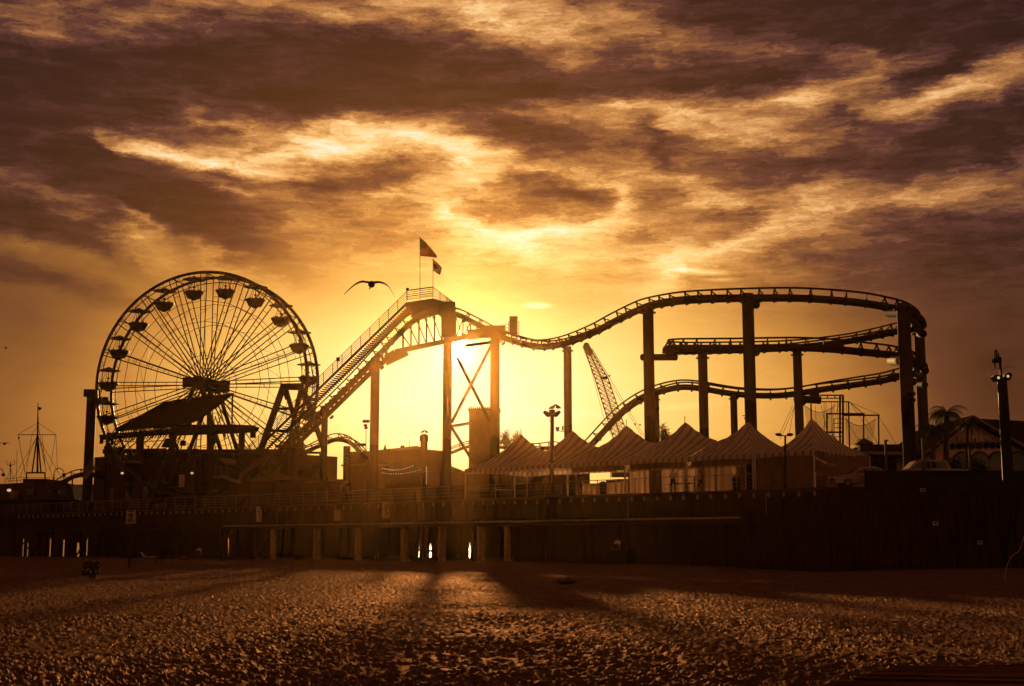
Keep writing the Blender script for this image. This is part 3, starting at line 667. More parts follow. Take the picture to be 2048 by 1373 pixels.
for a, b in zip(xs[:-1], xs[1:]):
    m_ = MB(); fl = a < 890
    for dy in (-1.0, 1.0):
        if fl: m_.bar(at(a - 4, spine_y(a) + 6, YT + dy), at(b, bot_y(b) - 2, YT + dy), .12)
        else: m_.bar(at(a, bot_y(a), YT + dy), at(b, spine_y(b) + 3, YT + dy), .12); m_.bar(at(a, spine_y(a) + 3, YT + dy), at(b, bot_y(b), YT + dy), .1)
    m_.bar(at(b, bot_y(b) - 1, YT - 1), at(b, bot_y(b) - 1, YT + 1), .1)
    m_.build('truss_brace', M_STEEL, rc)
MB().box(at(898, 640, 137), (1.3, 1.5, 3.6)).build('column_head', M_STEEL, rc)
MB().box(at(985, 664, 135.7), (2.6, 1.6, 1.1)).build('column_head', M_STEEL, rc)
# second chord under the lift: a long box girder with slots
mb = MB(); G = [(470, 1014, 152), (600, 884, 150), (670, 816, 148), (735, 752, 145.5), (782, 712, 142.5)]
for (a, b, c), (d, e, f) in zip(G[:-1], G[1:]):
    for dy in (-.8, .8): mb.bar(at(a, b, c + dy), at(d, e, f + dy), .3, .42)
m_ = mb
for i in range(34):
    t = i / 33; x = 500 + 276 * t; Yv = 151.5 - 8.5 * t; yb = 1014 - (x - 470) * (1014 - 712) / (782 - 470); yt = yb - 24
    for dy in (-.8, .8): m_.bar(at(x, yb, Yv + dy), at(x - 7, yt, Yv + dy), .3, .16)
m_.build('lift_girder', M_STEEL, rc)
# ---- lift stairs: stringers, treads, handrail
def stair_top(t): return (480 + (814 - 480) * t, 929 + (604 - 929) * t, 150.5 + (139.5 - 150.5) * t)
mb = MB()
for dy in (-.1, 1.0):
    a = stair_top(0); b = stair_top(1); mb.bar(at(a[0], a[1] + 3, a[2] + dy), at(b[0], b[1] + 3, b[2] + dy), .08, .30)
    mb.bar(at(a[0], a[1] + 21, a[2] + dy), at(b[0] + 6, b[1] + 21, b[2] + dy), .08, .22)
mb.build('stair_stringer', M_STEEL, rc)
mb = MB()
for i in range(88):
    t = (i + .5) / 88; x, y, Y = stair_top(t); p = at(x + 8, y + 12, Y + .45); mb.box(p, (.95, 1.05, .07), M=Matrix.Rotation(R(8), 3, 'Y'))
mb.build('stair_tread', M_STEEL, rc)
def railrun(pa, pb, n, hpx, bars=5, posts=True, dy=-.12, end=1.0):
    m_ = MB(); (xa, ya, Ya), (xb, yb, Yb) = pa, pb
    for k in range(bars):
        q = hpx * (k + 1) / bars; m_.tube([at(xa, ya - q, Ya + dy), at(xb, yb - q * end, Yb + dy)], .028 if k < bars - 1 else .038, 6)
    for i in range(n + 1):
        t = i / n; x = xa + (xb - xa) * t; y = ya + (yb - ya) * t; Y = Ya + (Yb - Ya) * t; m_.tube([at(x, y, Y + dy), at(x, y - hpx * (1 + (end - 1) * t), Y + dy)], .035, 6)
    m_.build('handrail', M_STEEL, rc)
railrun(stair_top(0), stair_top(1), 18, 21); railrun((814, 604, 139.5), (866, 597, 138.5), 2, 22, 6); railrun((866, 597, 138.5), (908, 611, 137), 3, 22, 6, end=.25)
railrun((814, 603, 141), (866, 596, 140), 2, 22, 5)
mb = MB(); mb.poly([at(812, 605, 139.4), at(866, 597, 138.4), at(905, 608, 137), at(905, 614, 137), at(866, 606, 138.4), at(812, 614, 139.4)], 1.8, (0, 1, 0)); mb.build('crest_platform', M_STEEL, rc)
mb = MB(); mb.poly([at(822, 612, 139), at(866, 603, 138), at(890, 608, 137.5), at(890, 622, 137.5), at(850, 620, 138), at(822, 634, 139)], .9, (0, 1, 0)); mb.build('chain_housing', M_STEEL, rc)
# station-side bracing below the lift
mb = MB()
for i in range(7):
    x = 516 + i * 15; yb = 1010 - (x - 470) * .968 + 4; Y = 150.5 - i * .35; mb.bar(at(x, yb, Y), at(x, 965, Y), .16); mb.bar(at(x, min(yb + 12, 960), Y + .8), at(x + 15, min(yb + 45, 965), Y + .8), .12)
mb.bar(at(505, 958, 150.8), at(640, 958, 147.5), .2); mb.bar(at(510, 962, 150), at(640, 962, 148.5), .2); mb.bar(at(516, 958, 150.2), at(516, 958, 151.6), .2); mb.build('lift_trestle', M_STEEL, rc)
mb = MB(); mb.bar(at(598, 906, 148), at(642, 906, 148), .6, .22); mb.build('lift_walkway', M_STEEL, rc); MB().cyl(at(584, 990, 147), at(584, 893, 147), .38, 12).build('support_column', M_PCOL, rc, smooth=True)
mb = MB(); mb.poly([at(550, 890, 146), at(603, 890, 146), at(603, 895, 146), at(550, 895, 146)], .9, (0, 1, 0)); mb.build('service_platform', M_STEEL, rc)
# X bracing between the crest columns
mb = MB(); Yx = 136.4
for (a, b), (c, d) in (((903, 846), (983, 690)), ((914, 715), (990, 864)), ((903, 853), (946, 846)), ((903, 855), (950, 930)), ((930, 692), (990, 684))): mb.cyl(at(a, b, Yx), at(c, d, Yx - .6), .16, 10)
mb.build('cross_brace', M_STEEL, rc, smooth=True)
# block brake box with its ladder cage on the dip
mb = MB(); mb.box(at(1027, 651, 134), (.85, .9, 1.75)); mb.build('control_cabinet', M_STEEL, rc)
mb = MB()
for x in (1017, 1037.5): 
    mb.tube([at(x, 672, 134), at(x, 643, 134)], .03, 6)
    for y in range(645, 672, 4): mb.tube([at(x - 1.5, y, 133.8), at(x + 1.5, y, 133.8)], .025, 6)
for y in (650, 656, 662): mb.tube([at(1003, y, 134.6), at(1018, y, 134.6)], .025, 6)
mb.tube([at(1011, 668, 134.6), at(1011, 646, 134.6)], .03, 6); mb.build('ladder_cage', M_STEEL, rc)
# lamps fixed to the columns
def floodlight(px, py, Y, dx=6):
    m_ = MB(); m_.bar(at(px, py, Y), at(px + dx, py, Y), .08); m_.poly([at(px + dx * .5, py + 4, Y), at(px + dx * 1.9, py - 2, Y), at(px + dx * 2.2, py + 2, Y), at(px + dx, py + 7, Y)], .45, (0, 1, 0)); m_.build('floodlight', M_DARK, rc)
for a in ((757, 733, 144), (656, 832, 148), (1000, 684, 135), (1308, 816, 134.5), (1485, 832, 131), (1601, 806, 129.5)): floodlight(*a, 5 if a[0] != 1485 else 7)
mb = MB(); mb.ell(at(1822, 788, 98), (.35, .35, .22)); mb.ell(at(1822, 801, 98), (.35, .35, .22)); mb.bar(at(1810, 794, 98.3), at(1822, 794, 98), .1); mb.build('floodlight', M_DARK, rc)
mb = MB(); mb.tube([at(675, 738, 146.5), at(675, 722, 146.5)], .04, 6); mb.box(at(676, 719, 146.5), (.35, .3, .4)); mb.tube([at(814, 600, 139), at(814, 581, 139)], .05, 6); mb.box(at(815, 579, 139), (.3, .3, .28)); mb.build('camera_post', M_STEEL, rc)
# ---- return track of the coaster low behind the rides
def lowtrack(ctrl, name_s='return_spine', r_=.26, step=1.3):
    f_ = frames(catmull([tuple(at(x, y, Y)) + (R(b),) for x, y, Y, b in ctrl], 8))
    m_ = MB(); m_.tube([f[0] for f in f_], r_, 10)
    for sg in (-1, 1): MB().tube([f[0] + f[2] * .55 + f[3] * (sg * .5) for f in f_], .075, 6).build('return_rail', M_STEEL, rc, smooth=True)
    for f in resample(densify(f_), step):
        for sg in (-1, 1): m_.bar(f[0] + f[3] * sg * .15, f[0] + f[2] * .55 + f[3] * sg * .5, .09)
        m_.bar(f[0] + f[2] * .5 - f[3] * .5, f[0] + f[2] * .5 + f[3] * .5, .08)
    m_.build(name_s, M_STEEL, rc, smooth=True)
lowtrack([(560, 921, 158, 0), (600, 909, 158, 0), (640, 892, 158, 10), (672, 880, 157, 20), (700, 886, 155, 25), (722, 908, 153, 20), (742, 936, 152, 10)])
lowtrack([(880, 915, 165, 0), (905, 905, 165, 5), (940, 893, 165, 10), (980, 893, 165, 0), (1020, 897, 164, 0), (1075, 899, 163, 20), (1110, 896, 162, 30), (1130, 905, 161, 20)], r_=.2)
lowtrack([(100, 985, 172, 0), (122, 968, 172, 5), (150, 953, 171, 15), (178, 950, 170, 25), (205, 955, 169, 30)], r_=.3)
MB().cyl(Vector((at(694, 900, 156).x, 156, DECK)), at(694, 893, 156), .42, 12).build('support_column', M_PCOL, rc, smooth=True)
MB().box(at(722, 890, 154.5), (1.1, .4, .3)).build('saddle', M_STEEL, rc)
# tall grey post at the left end of the ride
p = at(184, 786, 166); MB().cyl(Vector((p.x, p.y, DECK)), p, .60, 18).build('support_column', M_DARK, rc, smooth=True)
m_ = MB(); m_.box(at(184, 787, 166), (1.75, 1.2, .9)); m_.box(at(203, 802, 165), (1.5, .8, .9)); m_.build('column_head', M_DARK, rc)
# ================================================================ flags on the crest
def flag(px, ytop, ybot, Y, outline, label, mat, rad=.035):
    t = empty('flagpole', at(px, ybot, Y), label, 'flag', None)
    MB().tube([at(px, ybot, Y), at(px, ytop, Y)], rad, 8).build('pole', M_STEEL, t); MB().ell(at(px, ytop, Y), (.07, .07, .07)).build('finial', M_STEEL, t)
    n = 10; m_ = MB(); uv = []
    for i in range(n + 1):
        tt = i / n; xt = px + (outline[1][0] - px) * tt; yt = outline[0][1] + (outline[1][1] - outline[0][1]) * (tt ** 1.25); xb = px + (outline[2][0] - px) * tt; yb = outline[3][1] + (outline[2][1] - outline[3][1]) * tt
        for j in range(7):
            s_ = j / 6; m_.v.append(at(xt + (xb - xt) * s_, yt + (yb - yt) * s_, Y + .22 * math.sin(tt * 8 + s_ * 2) * tt)); uv.append((s_ * 6.5, tt))
    for i in range(n):
        for j in range(6): a = i * 7 + j; m_.f.append([a, a + 1, a + 8, a + 7])
    o_ = m_.build('flag_cloth', mat, t, smooth=True); ul = o_.data.uv_layers.new(name='UVMap')
    for l in o_.data.loops: ul.data[l.index].uv = uv[l.vertex_index]
    so = o_.modifiers.new('thick', 'SOLIDIFY'); so.thickness = .012
    return t
f1 = flag(840, 475, 602, 139, [(840, 476), (873, 511), (874, 516), (840, 512)], 'taller flagpole on the coaster crest with a striped flag streaming right', M_FLAG)
cn = MB(); cn.poly([at(840.3, 477, 138.9), at(853, 486, 138.86), at(853, 498, 138.86), at(840.3, 498, 138.9)], .02, (0, -1, 0)); cn.build('flag_canton', material('navy_cloth', (.02, .012, .03), None, 8, .9), f1)
f2 = flag(866, 519, 598, 138.2, [(866, 519), (884, 536), (880, 551), (866, 542)], 'shorter flagpole on the coaster crest with a small drooping pale flag', M_FLAG2)
MB().poly([at(867, 527, 138), at(872, 530, 138), at(875, 538, 138), at(868, 538, 138)], .02, (0, -1, 0)).build('flag_emblem', M_DARK, f2)

# ================================================================ ferris wheel
YW = 160.0
hub = at(413, 770, YW); yaw = R(12)           # axis swings left toward the camera
AX = Vector((-math.sin(yaw), -math.cos(yaw), 0)); HX = Vector((math.cos(yaw), -math.sin(yaw), 0)); VZ = Vector((0, 0, 1))
RW = 13.6; HALF = 1.8
fw = empty('ferris_wheel', Vector((hub.x, hub.y, DECK)), 'large ferris wheel with twenty hanging canopied gondolas behind the restaurant', 'ferris wheel')
def wp(a, r_, d): return hub + (HX * math.cos(a) + VZ * math.sin(a)) * r_ + AX * d
def ring(r_, d, rad, name='rim', n=80):
    m_ = MB()
    if name == 'rim':
        for i in range(80): a = 2 * math.pi * i / 80; m_.bar(wp(a, RW, d), wp(a + (.04 if i % 2 else -.04), RW - .62, d), .05)
    m_.tube([wp(2 * math.pi * i / n, r_, d) for i in range(n + 1)], rad, 6, cap=False); m_.build(name, M_WHEEL, fw, smooth=True)
for d in (-HALF, HALF): ring(RW, d, .2); ring(RW - .62, d, .06, 'inner_rim')
for d in (-HALF * .8, HALF * .8):
    for rr, n in ((10.2, 20), (7.6, 20), (3.5, 20)): ring(rr, d * (1 if rr > 7 else .7), .035, 'stay_ring', n)
for i in range(20):
    for d in (-1, 1):
        a = R(18 * i) + 0; m_ = MB()
        for off in (-1, 1):
            aa = a + off * .03; m_.bar(wp(a + off * .18, .9, d * 1.5), wp(aa, RW, d * HALF), .105)
        for q in (4.5, 6.8, 9.0, 11.2): m_.bar(wp(a + .03, q, d * (1.5 + .3 * q / RW)), wp(a - .03, q, d * (1.5 + .3 * q / RW)), .05)
        m_.build('spoke', M_WHEEL, fw)
m_ = MB()
m_.cyl(hub - AX * 1.2, hub + AX * 1.2, .5, 8)
for i in range(20): m_.bar(wp(R(18 * i), RW, -HALF), wp(R(18 * i), RW, HALF), .10); m_.bar(hub, wp(R(18 * i), RW, HALF), .03)
for i in range(20): m_.tube([wp(R(18 * i), 10.2, -HALF * .8), wp(R(18 * (i + 1)), 7.6, HALF * .8)], .02, 5)
m_.build('cross_tie', M_WHEEL, fw)
MB().cyl(hub - AX * 2.6, hub + AX * 2.6, .85, 16).build('hub', M_WHEEL, fw)
MB().box(hub + AX * 2.6 - HX * .75, (1.95, .7, 1.15), M=Matrix((HX, -AX, VZ)).transposed()).build('hub_cover', M_DARK, fw)
MB().box(hub - AX * 2.3 + HX * 1.1, (1.5, .7, 1.3), M=Matrix((HX, -AX, VZ)).transposed()).build('hub_cover', M_WHEEL, fw)
for d in (-2.5, 2.5):
    for sg in (-1, 1):
        b = hub + HX * (sg * 5.9) + AX * d; b.z = DECK; MB().bar(hub + AX * d + HX * sg * .25, b, .42, .36).build('support_leg', M_WHEEL, fw)
# gondolas (each a part with canopy, basket, stem)
gp0 = None
for i in range(20):
    a = R(9 + 18 * i); pv = wp(a, RW - .35, 0)
    if gp0 is None:
        g = MB().tube([pv + Vector((0, 0, .25)), pv - Vector((0, 0, 1.3))], .05, 6)
        for sx_, sy_ in ((-.5, -.5), (.5, -.5), (.5, .5), (-.5, .5)): g.tube([pv + Vector((sx_ * .5, sy_ * .5, -.05)), pv + Vector((sx_ * 1.3, sy_ * 1.3, -1.75))], .03, 5)
        g.bar(pv - AX * HALF, pv + AX * HALF, .08)
        gd = g.build('gondola', M_WHEEL, fw); pw = Vector(worldloc(fw)) 
        base = Vector(pv)
        for vv in gd.data.vertices: vv.co -= base - pw
        gd.location = base - pw
        def sub(mb_, nm, mt, sm=True):
            o_ = mb_.build(nm, mt, None, (0, 0, 0), smooth=sm); o_.parent = gd; return o_
        c = MB(); prof = [(.0, .42), (.12, .40), (.5, .22), (1.0, .04), (1.45, -.04), (1.1, -.05), (.4, .08), (0, .14)]
        def lathe(mb_, prof, k=20, z0=0, wob=0):
            n0 = len(mb_.v)
            for r__, z__ in prof:
                for j in range(k): aa = 2 * math.pi * j / k; mb_.v.append(Vector((r__ * math.cos(aa), r__ * math.sin(aa), z__ + z0)))
            for q in range(len(prof) - 1):
                for j in range(k): mb_.f.append([n0 + q * k + j, n0 + q * k + (j + 1) % k, n0 + (q + 1) * k + (j + 1) % k, n0 + (q + 1) * k + j])
        lathe(c, prof, z0=.05); sub(c, 'canopy', M_WHEEL); 
        c = MB(); lathe(c, [(0, -.95), (.3, -.95), (.34, -.82), (.80, -.72), (1.08, -.16), (1.22, -.02), (1.22, .10), (1.08, .10), (.9, -.1), (.5, -.45), (0, -.5)], z0=-1.62)
        for j in range(8): aa = j * math.pi / 4 + .2; c.ell((math.cos(aa) * .85, math.sin(aa) * .85, -1.48), (.14, .14, .2), 6, 4)
        sub(c, 'basket', M_WHEEL); c = MB(); c.ell((0, 0, -.95), (.2, .2, .12)); sub(c, 'wheel_disc', M_WHEEL)
        gp0 = gd; gb = base
    else:
        q = copy_tree(gp0, fw); q.location = pv - worldloc(fw)
# ================================================================ striped frame tents
def tent(s0, s1, o0, o1, zpk, label, walls='', vl=.5, vr=.5, group='striped tents in a row along the pier', pk_s=None, ze=DECK + 2.75, dz=0):
    cs, co = (s0 + s1) / 2, (o0 + o1) / 2
    root = empty('striped_tent', pier(cs, co, DECK), label, 'tent', group)
    n = 14; m_ = MB(); uvs = []
    H = zpk - ze
    fz = lambda q: .55 * q + .45 * q ** 2.6
    def hz_(ps, po):
        ds = 2 * (ps - cs) / (s1 - s0); do = abs(2 * (po - co) / (o1 - o0)); v_ = vr if ds > 0 else vl; ds = abs(ds)
        if v_ == 0: return H * fz(max(0, 1 - max(ds, do)))
        rdg = v_ + (1 - v_) * max(0, 1 - ds) ** 1.5
        return .035 * math.sin(ps * 6.3 + po * 1.7) * min(1, 4 * max(0, 1 - do)) + .03 * math.sin(po * 5 - ps * 2.1 + s0) * min(1, 4 * max(0, 1 - do)) + H * max(0., 1 - do) ** 1.12 * (rdg if do < .999 else 0) * (1 - .25 * (1 - do) * do)
    def surf(a_s, b_s, a_o, b_o):   # one roof face: eave a->b, apex at centre; sags like cloth
        n0 = len(m_.v); side = abs(b_s - a_s) < .1; v_ = (vr if a_s > cs else vl)
        for i in range(n + 1):
            t = i / n
            for j in range(n + 1):
                k = j / n; es = a_s + (b_s - a_s) * k; eo = a_o + (b_o - a_o) * k
                ps, po = es + (cs - es) * t, eo + (co - eo) * t
                m_.v.append(pier(ps, po, ze + hz_(ps, po)))
                uvs.append(((po if side and v_ == 0 else ps) / .62, t))
        for i in range(n):
            for j in range(n): a = n0 + i * (n + 1) + j; m_.f.append([a, a + 1, a + n + 2, a + n + 1])
    surf(s0, s1, o0, o0); surf(s1, s1, o0, o1); surf(s1, s0, o1, o1); surf(s0, s0, o1, o0)
    rf = m_.build('roof', M_TENT, root, smooth=True); ul = rf.data.uv_layers.new(name='UVMap')
    for l in rf.data.loops: ul.data[l.index].uv = uvs[l.vertex_index]
    # valance
    vs_ = [((s0, o0), (s1, o0)), ((s1, o1), (s0, o1))] + ([((s1, o0), (s1, o1))] if vr == 0 else []) + ([((s0, o1), (s0, o0))] if vl == 0 else [])
    for (as_, ao), (bs, bo) in vs_:
        m_ = MB(); uvs = []; n0 = 0; q = 24
        for j in range(q + 1):
            k = j / q; ps, po = as_ + (bs - as_) * k, ao + (bo - ao) * k; out = .03
            c = (ps if abs(bs - as_) > .1 else po) / .62
            m_.v.append(pier(ps, po - out, ze + .01)); uvs.append((c, 0)); m_.v.append(pier(ps, po - out, ze - .32 - .10 * abs(2 * k - 1) ** 3)); uvs.append((c, 1))
        for j in range(q): a = n0 + 2 * j; m_.f.append([a, a + 2, a + 3, a + 1])
        va = m_.build('valance', M_TENT, root); ul = va.data.uv_layers.new(name='UVMap')
        for l in va.data.loops: ul.data[l.index].uv = uvs[l.vertex_index]
    for s_, o_ in ((s0, o0), (s1, o0), (s1, o1), (s0, o1)): MB().cyl(pier(s_, o_, DECK), pier(s_, o_, ze), .055, 8).build('pole', M_WHITE, root)
    MB().tube([pier(cs, co, zpk - .2), pier(cs, co, zpk + .45)], .03, 6).build('finial', M_STEEL, root)
    def wall(as_, ao, bs, bo, zt, nm='side_wall', zb=DECK + .02):
        w = MB(); q = 40
        for j in range(q + 1):
            k = j / q; ps, po = as_ + (bs - as_) * k, ao + (bo - ao) * k; wv = .06 * math.sin(k * 55) + .03 * math.sin(k * 131 + 1)
            w.v += [pier(ps, po + wv + .05, zt - .15 * math.sin(math.pi * k)), pier(ps, po + wv * 1.6, zb)]
        for j in range(q): a = 2 * j; w.f.append([a, a + 2, a + 3, a + 1])
        w.build(nm, M_TWALL, root, smooth=True)
    if 'b' in walls: wall(s0, o1, s1, o1, ze)
    if 'B' in walls: wall(s0, o1, s1, o1, ze - 1.1, 'draped_wall')
    if 'f' in walls: wall(s0 + .1, o0 + .1, s1 - .1, o0 + .1, ze)
    if 'h' in walls: wall(s0 + .1, o0 + .1, (s0 + s1) / 2, o0 + .1, ze)
    if 'r' in walls: wall(s1, o0 + .1, s1, o1, ze)
    if 'l' in walls: wall(s0, o0 + .1, s0, o1, ze)
    if 't' in walls:
        wall(s0 + .2, o0 + .25, s1 - .2, o0 + .25, ze - .02, 'rolled_curtain', ze - .75)
    return root
O0, O1 = 2.5, 10.7
tent(-8, -2.05, O0, O1, 11.35, 'leftmost striped tent beside the orange tower block, glowing in front of the sun', vl=0)
tent(-2, 3.95, O0, O1, 11.4, 'striped tent behind the tall floodlight pole with the two perched gulls', 'B')
tent(4, 9.95, O0, O1, 11.45, 'striped tent standing below the foot of the crane boom', 'bt')
tent(10, 15.95, O0, O1, 11.35, 'striped tent with a short mast, second to the left of the two-headed pier lamp', 'tb')
tent(16, 21.9, O0, O1, 11.0, 'striped tent hiding the foot of the tall middle coaster column', 'tr', vr=0)
tent(22.1, 27, O0, O1, 10.9, 'rightmost front striped tent next to the two-headed pier lamp', 'frh', vl=.25, vr=0)
tent(20, 24.2, 12, 16, 10.35, 'small striped tent peeking out at the back right, below the trapeze rig', 'rf', vl=0, vr=0, group=None, ze=DECK + 2.5)
# things under the tents
def box_thing(name, label, cat, px, py, Y, sz, mat, legs=True, group=None, rz=-.75):
    p = at(px, py, Y); p.z = DECK; root = empty(name, p, label, cat, group)
    MB().box(p + Vector((0, 0, sz[2] - .03)), (sz[0], sz[1], .05), rz=rz).build('table_top', mat, root)
    rot = Matrix.Rotation(rz, 3, 'Z')
    for a in (-1, 1):
        for b in (-1, 1):
            q = p + rot @ Vector((a * sz[0] * .45, b * sz[1] * .42, 0)); MB().bar(q, q + Vector((0, 0, sz[2] - .05)), .05).build('leg', M_DARK, root)
    return root
box_thing('folding_table', 'pale folding table under the tents behind the person in the pale shirt', 'table', 1363, 985, 101.5, (1.9, .75, .76), M_SIGN)
box_thing('folding_table', 'folding table at the left end of the tent row', 'table', 1008, 985, 113, (1.8, .75, .76), M_SIGN)
# ================================================================ restaurant building on the left
rb = empty('restaurant_building', pier(-52, 14, DECK), 'brown restaurant with tilted shingled roof and open roof terrace before the ferris wheel', 'building')
OBD = 10.0
def bpx(px, o=OBD): return front_px(px, o)
def ptp(px, o): return pier(front_px(px, o), o)
def zpx(py, Y): return 1.5 + (1090 - py) * Y / F      # good near the horizon; use at() elsewhere
a = ptp(190, OBD); b = ptp(392, OBD); zt = at(290, 905, (a.y + b.y) / 2).z
def wallseg(px0, px1, o, z0, z1, mat, name, th=.3):
    p = ptp(px0, o); q = ptp(px1, o); d = (q - p); m_ = MB(); m_.poly([Vector((p.x, p.y, z0)), Vector((q.x, q.y, z0)), Vector((q.x, q.y, z1)), Vector((p.x, p.y, z1))], th, PN); return m_.build(name, mat, rb)
wallseg(191, 392, OBD, DECK, 12.75, M_WALL, 'wall', 9); wallseg(392.5, 566, OBD + 1.2, DECK, 11.75, M_WALL, 'wall', 8)
wallseg(190, 393, OBD - .15, 12.75, 12.95, M_DARK, 'coping', .35)
wallseg(393, 567, OBD + 1.0, 11.75, 11.95, M_DARK, 'coping', .35)
for px in (215, 338, 362): 
    p = ptp(px, OBD - .35); MB().bar(p + Vector((0, 0, DECK)), p + Vector((0, 0, 12.7)), .28 if px != 338 else .5).build('pilaster', M_DARK, rb)
for px in (247, 386): 
    p = ptp(px, OBD - .5); p.z = 1.5 + (1090 - 949) * p.y / F; MB().ell(p, (.2, .15, .15)).build('wall_lamp', M_BULB, rb)
# windows and door on the front face (dark recesses with frames)
for px, w in ((228, 1.6), (262, 1.6), (296, 1.6), (412, 1.8)):
    p = ptp(px, OBD - .06 if px < 392 else OBD + 1.1); fr_ = MB().box(p + Vector((0, 0, DECK + 2.6)), (w, .1, 1.9), rz=math.atan2(PU.y, PU.x)).build('window', M_DARK, rb)
    g_ = MB().box(p + Vector((0, 0, DECK + 2.6)) - PN * .05, (w - .25, .06, 1.65), rz=math.atan2(PU.y, PU.x)).build('pane', M_GLASS, fr_)
# roof-deck pergola
YB = 152
for px, Y in ((220, 166), (281, 160), (345, 155), (423, 158), (484, 150)):
    p = at(px, 866, Y); q = Vector((p.x, p.y, 11.5)); MB().bar(q, p, .75 if px in (220, 281) else .6).build('terrace_post', M_WALL, rb)
mb = MB(); mb.poly([at(198, 870, 166), at(350, 857, 155), at(360, 861, 155), at(360, 867, 155), at(200, 880, 166)], .5, PN); mb.poly([at(340, 856, 154.6), at(511, 854, 148), at(511, 858, 148), at(506, 865, 148), at(340, 872, 154.6)], .5, PN)
mb.poly([at(340, 856, 155), at(511, 854, 148.4), at(470, 852, 156), at(300, 852, 163)], .15, (0, 0, 1)); mb.build('terrace_roof', M_ROOF, rb)
mb = MB(); mb.box(at(203, 884, 166), (.4, .3, .5)); mb.box(at(506, 870, 148), (.6, .3, .7)); mb.box(at(427, 881, 152), (.5, .3, .7)); mb.box(at(449, 872, 152), (.25, .3, .4)); mb.box(at(366, 887, 153), (.6, .3, .6)); mb.build('speaker', M_DARK, rb)
# rafters and string between posts
m_ = MB()
for i in range(26):
    x = 212 + i * 5.4; m_.bar(at(x, 884 - (x - 212) * .11 + 4, 165 - i * .4), at(x + 18, 858 - (x - 212) * .085, 165 - i * .4), .10)
for i in range(8): x = 352 + i * 18; m_.bar(at(x, 866, 153 - i * .6), at(x + 8, 858, 153 - i * .6), .12)
m_.tube([at(205, 883, 165), at(280, 884, 160), at(340, 881, 156)], .05, 6); m_.build('rafters', M_ROOF, rb)
# tilted shingled shade roof
sh = [(231, 857, 163), (276, 833, 162), (327, 805, 160.5), (350, 800, 160), (372, 797.5, 159), (420, 792, 156.5), (467, 786, 154), (440, 806, 150), (405, 833, 148), (388, 842, 148.5), (330, 850, 152), (262, 857, 158), (240, 860, 161)]
mb = MB(); mb.poly([at(x, y, Y) for x, y, Y in sh], .22, (0, 0, -1)); mb.build('shade_roof', M_ROOF, rb)
m_ = MB()
for i in range(15): x = 262 + i * 12; m_.bar(at(x, 858 - max(0, x - 380) * .5, 156), at(x + 10, 866 - i * .55, 154), .10); m_.bar(at(x + 12, 857 - max(0, x - 380) * .5, 156), at(x + 2, 867 - i * .55, 154), .09)
m_.bar(at(465, 789, 154), at(464, 856, 153), .16); m_.bar(at(418, 800, 154), at(418, 905, 153), .45); m_.bar(at(404, 834, 149), at(392, 856, 150), .12); m_.build('roof_struts', M_STEEL, rb)
m_ = MB(); m_.box(at(322, 853, 155), (1.1, .3, .6)); m_.box(at(377, 850, 153), (.7, .3, .5)); m_.build('roof_unit', M_DARK, rb)
# cluttered terrace parapet and furniture skyline
m_ = MB(); m_.poly([at(205, 899, 166.5), at(330, 897, 158), at(330, 908, 158), at(205, 908, 166.5)], .2, PN); m_.poly([at(330, 899, 158), at(560, 899, 145.5), at(560, 908, 145.5), at(330, 908, 158)], .2, PN); m_.build('terrace_parapet', M_WALL, rb)
m_ = MB(); m_.poly([at(322, 895, 156), at(331, 877, 156), at(340, 877, 156), at(352, 896, 156)], .5, PN); m_.box(at(390, 872, 153), (.3, .3, .4)); m_.build('kitchen_hood', M_DARK, rb)
# awning and white stairs
m_ = MB(); m_.poly([at(436, 918, 143), at(470, 921, 142), at(472, 930, 140), at(450, 929, 140.5)], .12, (0, 0, 1)); m_.build('awning', M_YEL, rb)
def whitestair(p0, p1, nb, name, lab, hpx):
    t = empty(name, at(*p0), lab, 'staircase'); m_ = MB(); (xa, ya, Ya), (xb, yb, Yb) = p0, p1
    m_.bar(at(xa, ya, Ya), at(xb, yb, Yb), .1, .35); m_.bar(at(xa, ya, Ya + 1.2), at(xb, yb, Yb + 1.2), .1, .35)
    for i in range(nb): q = (i + .5) / nb; m_.box(at(xa + (xb - xa) * q, ya + (yb - ya) * q, Ya + .6), (.35, 1.2, .05))
    m_.build('flight', M_RAIL, t); m_ = MB()
    for k in range(6): q = hpx * (k + 1) / 6; m_.tube([at(xa, ya - q, Ya), at(xb, yb - q, Yb)], .028, 5)
    for q in (0, .33, .66, 1): x = xa + (xb - xa) * q; y = ya + (yb - ya) * q; m_.tube([at(x, y, Ya), at(x, y - hpx, Ya)], .035, 5)
    m_.build('handrail', M_RAIL, t); return t
whitestair((442, 953, 139.5), (482, 966, 137.5), 9, 'metal_staircase', 'white railed steps going down from the restaurant to the deck', 21)
whitestair((478, 962, 138), (530, 918, 139), 12, 'metal_staircase', 'white railed ramp rising from the steps towards the coaster lift', 13)
whitestair((168, 958, 160), (190, 934, 159), 9, 'metal_staircase', 'metal stairs climbing the left corner of the restaurant', 18)
m_ = MB()
for k in range(6): m_.tube([at(430, 932 + k * 4, 139.5), at(442, 932 + k * 4, 139.5)], .028, 5)
for x in (430, 442): m_.tube([at(x, 931, 139.5), at(x, 956, 139.5)], .035, 5)
t = empty('landing_rail', at(430, 956, 139.5), 'short white landing railing at the top of the restaurant steps', 'railing'); m_.build('railing', M_RAIL, t)
MB().box(at(436, 955.5, 140), (.9, 1.2, .15)).build('landing', M_RAIL, t)
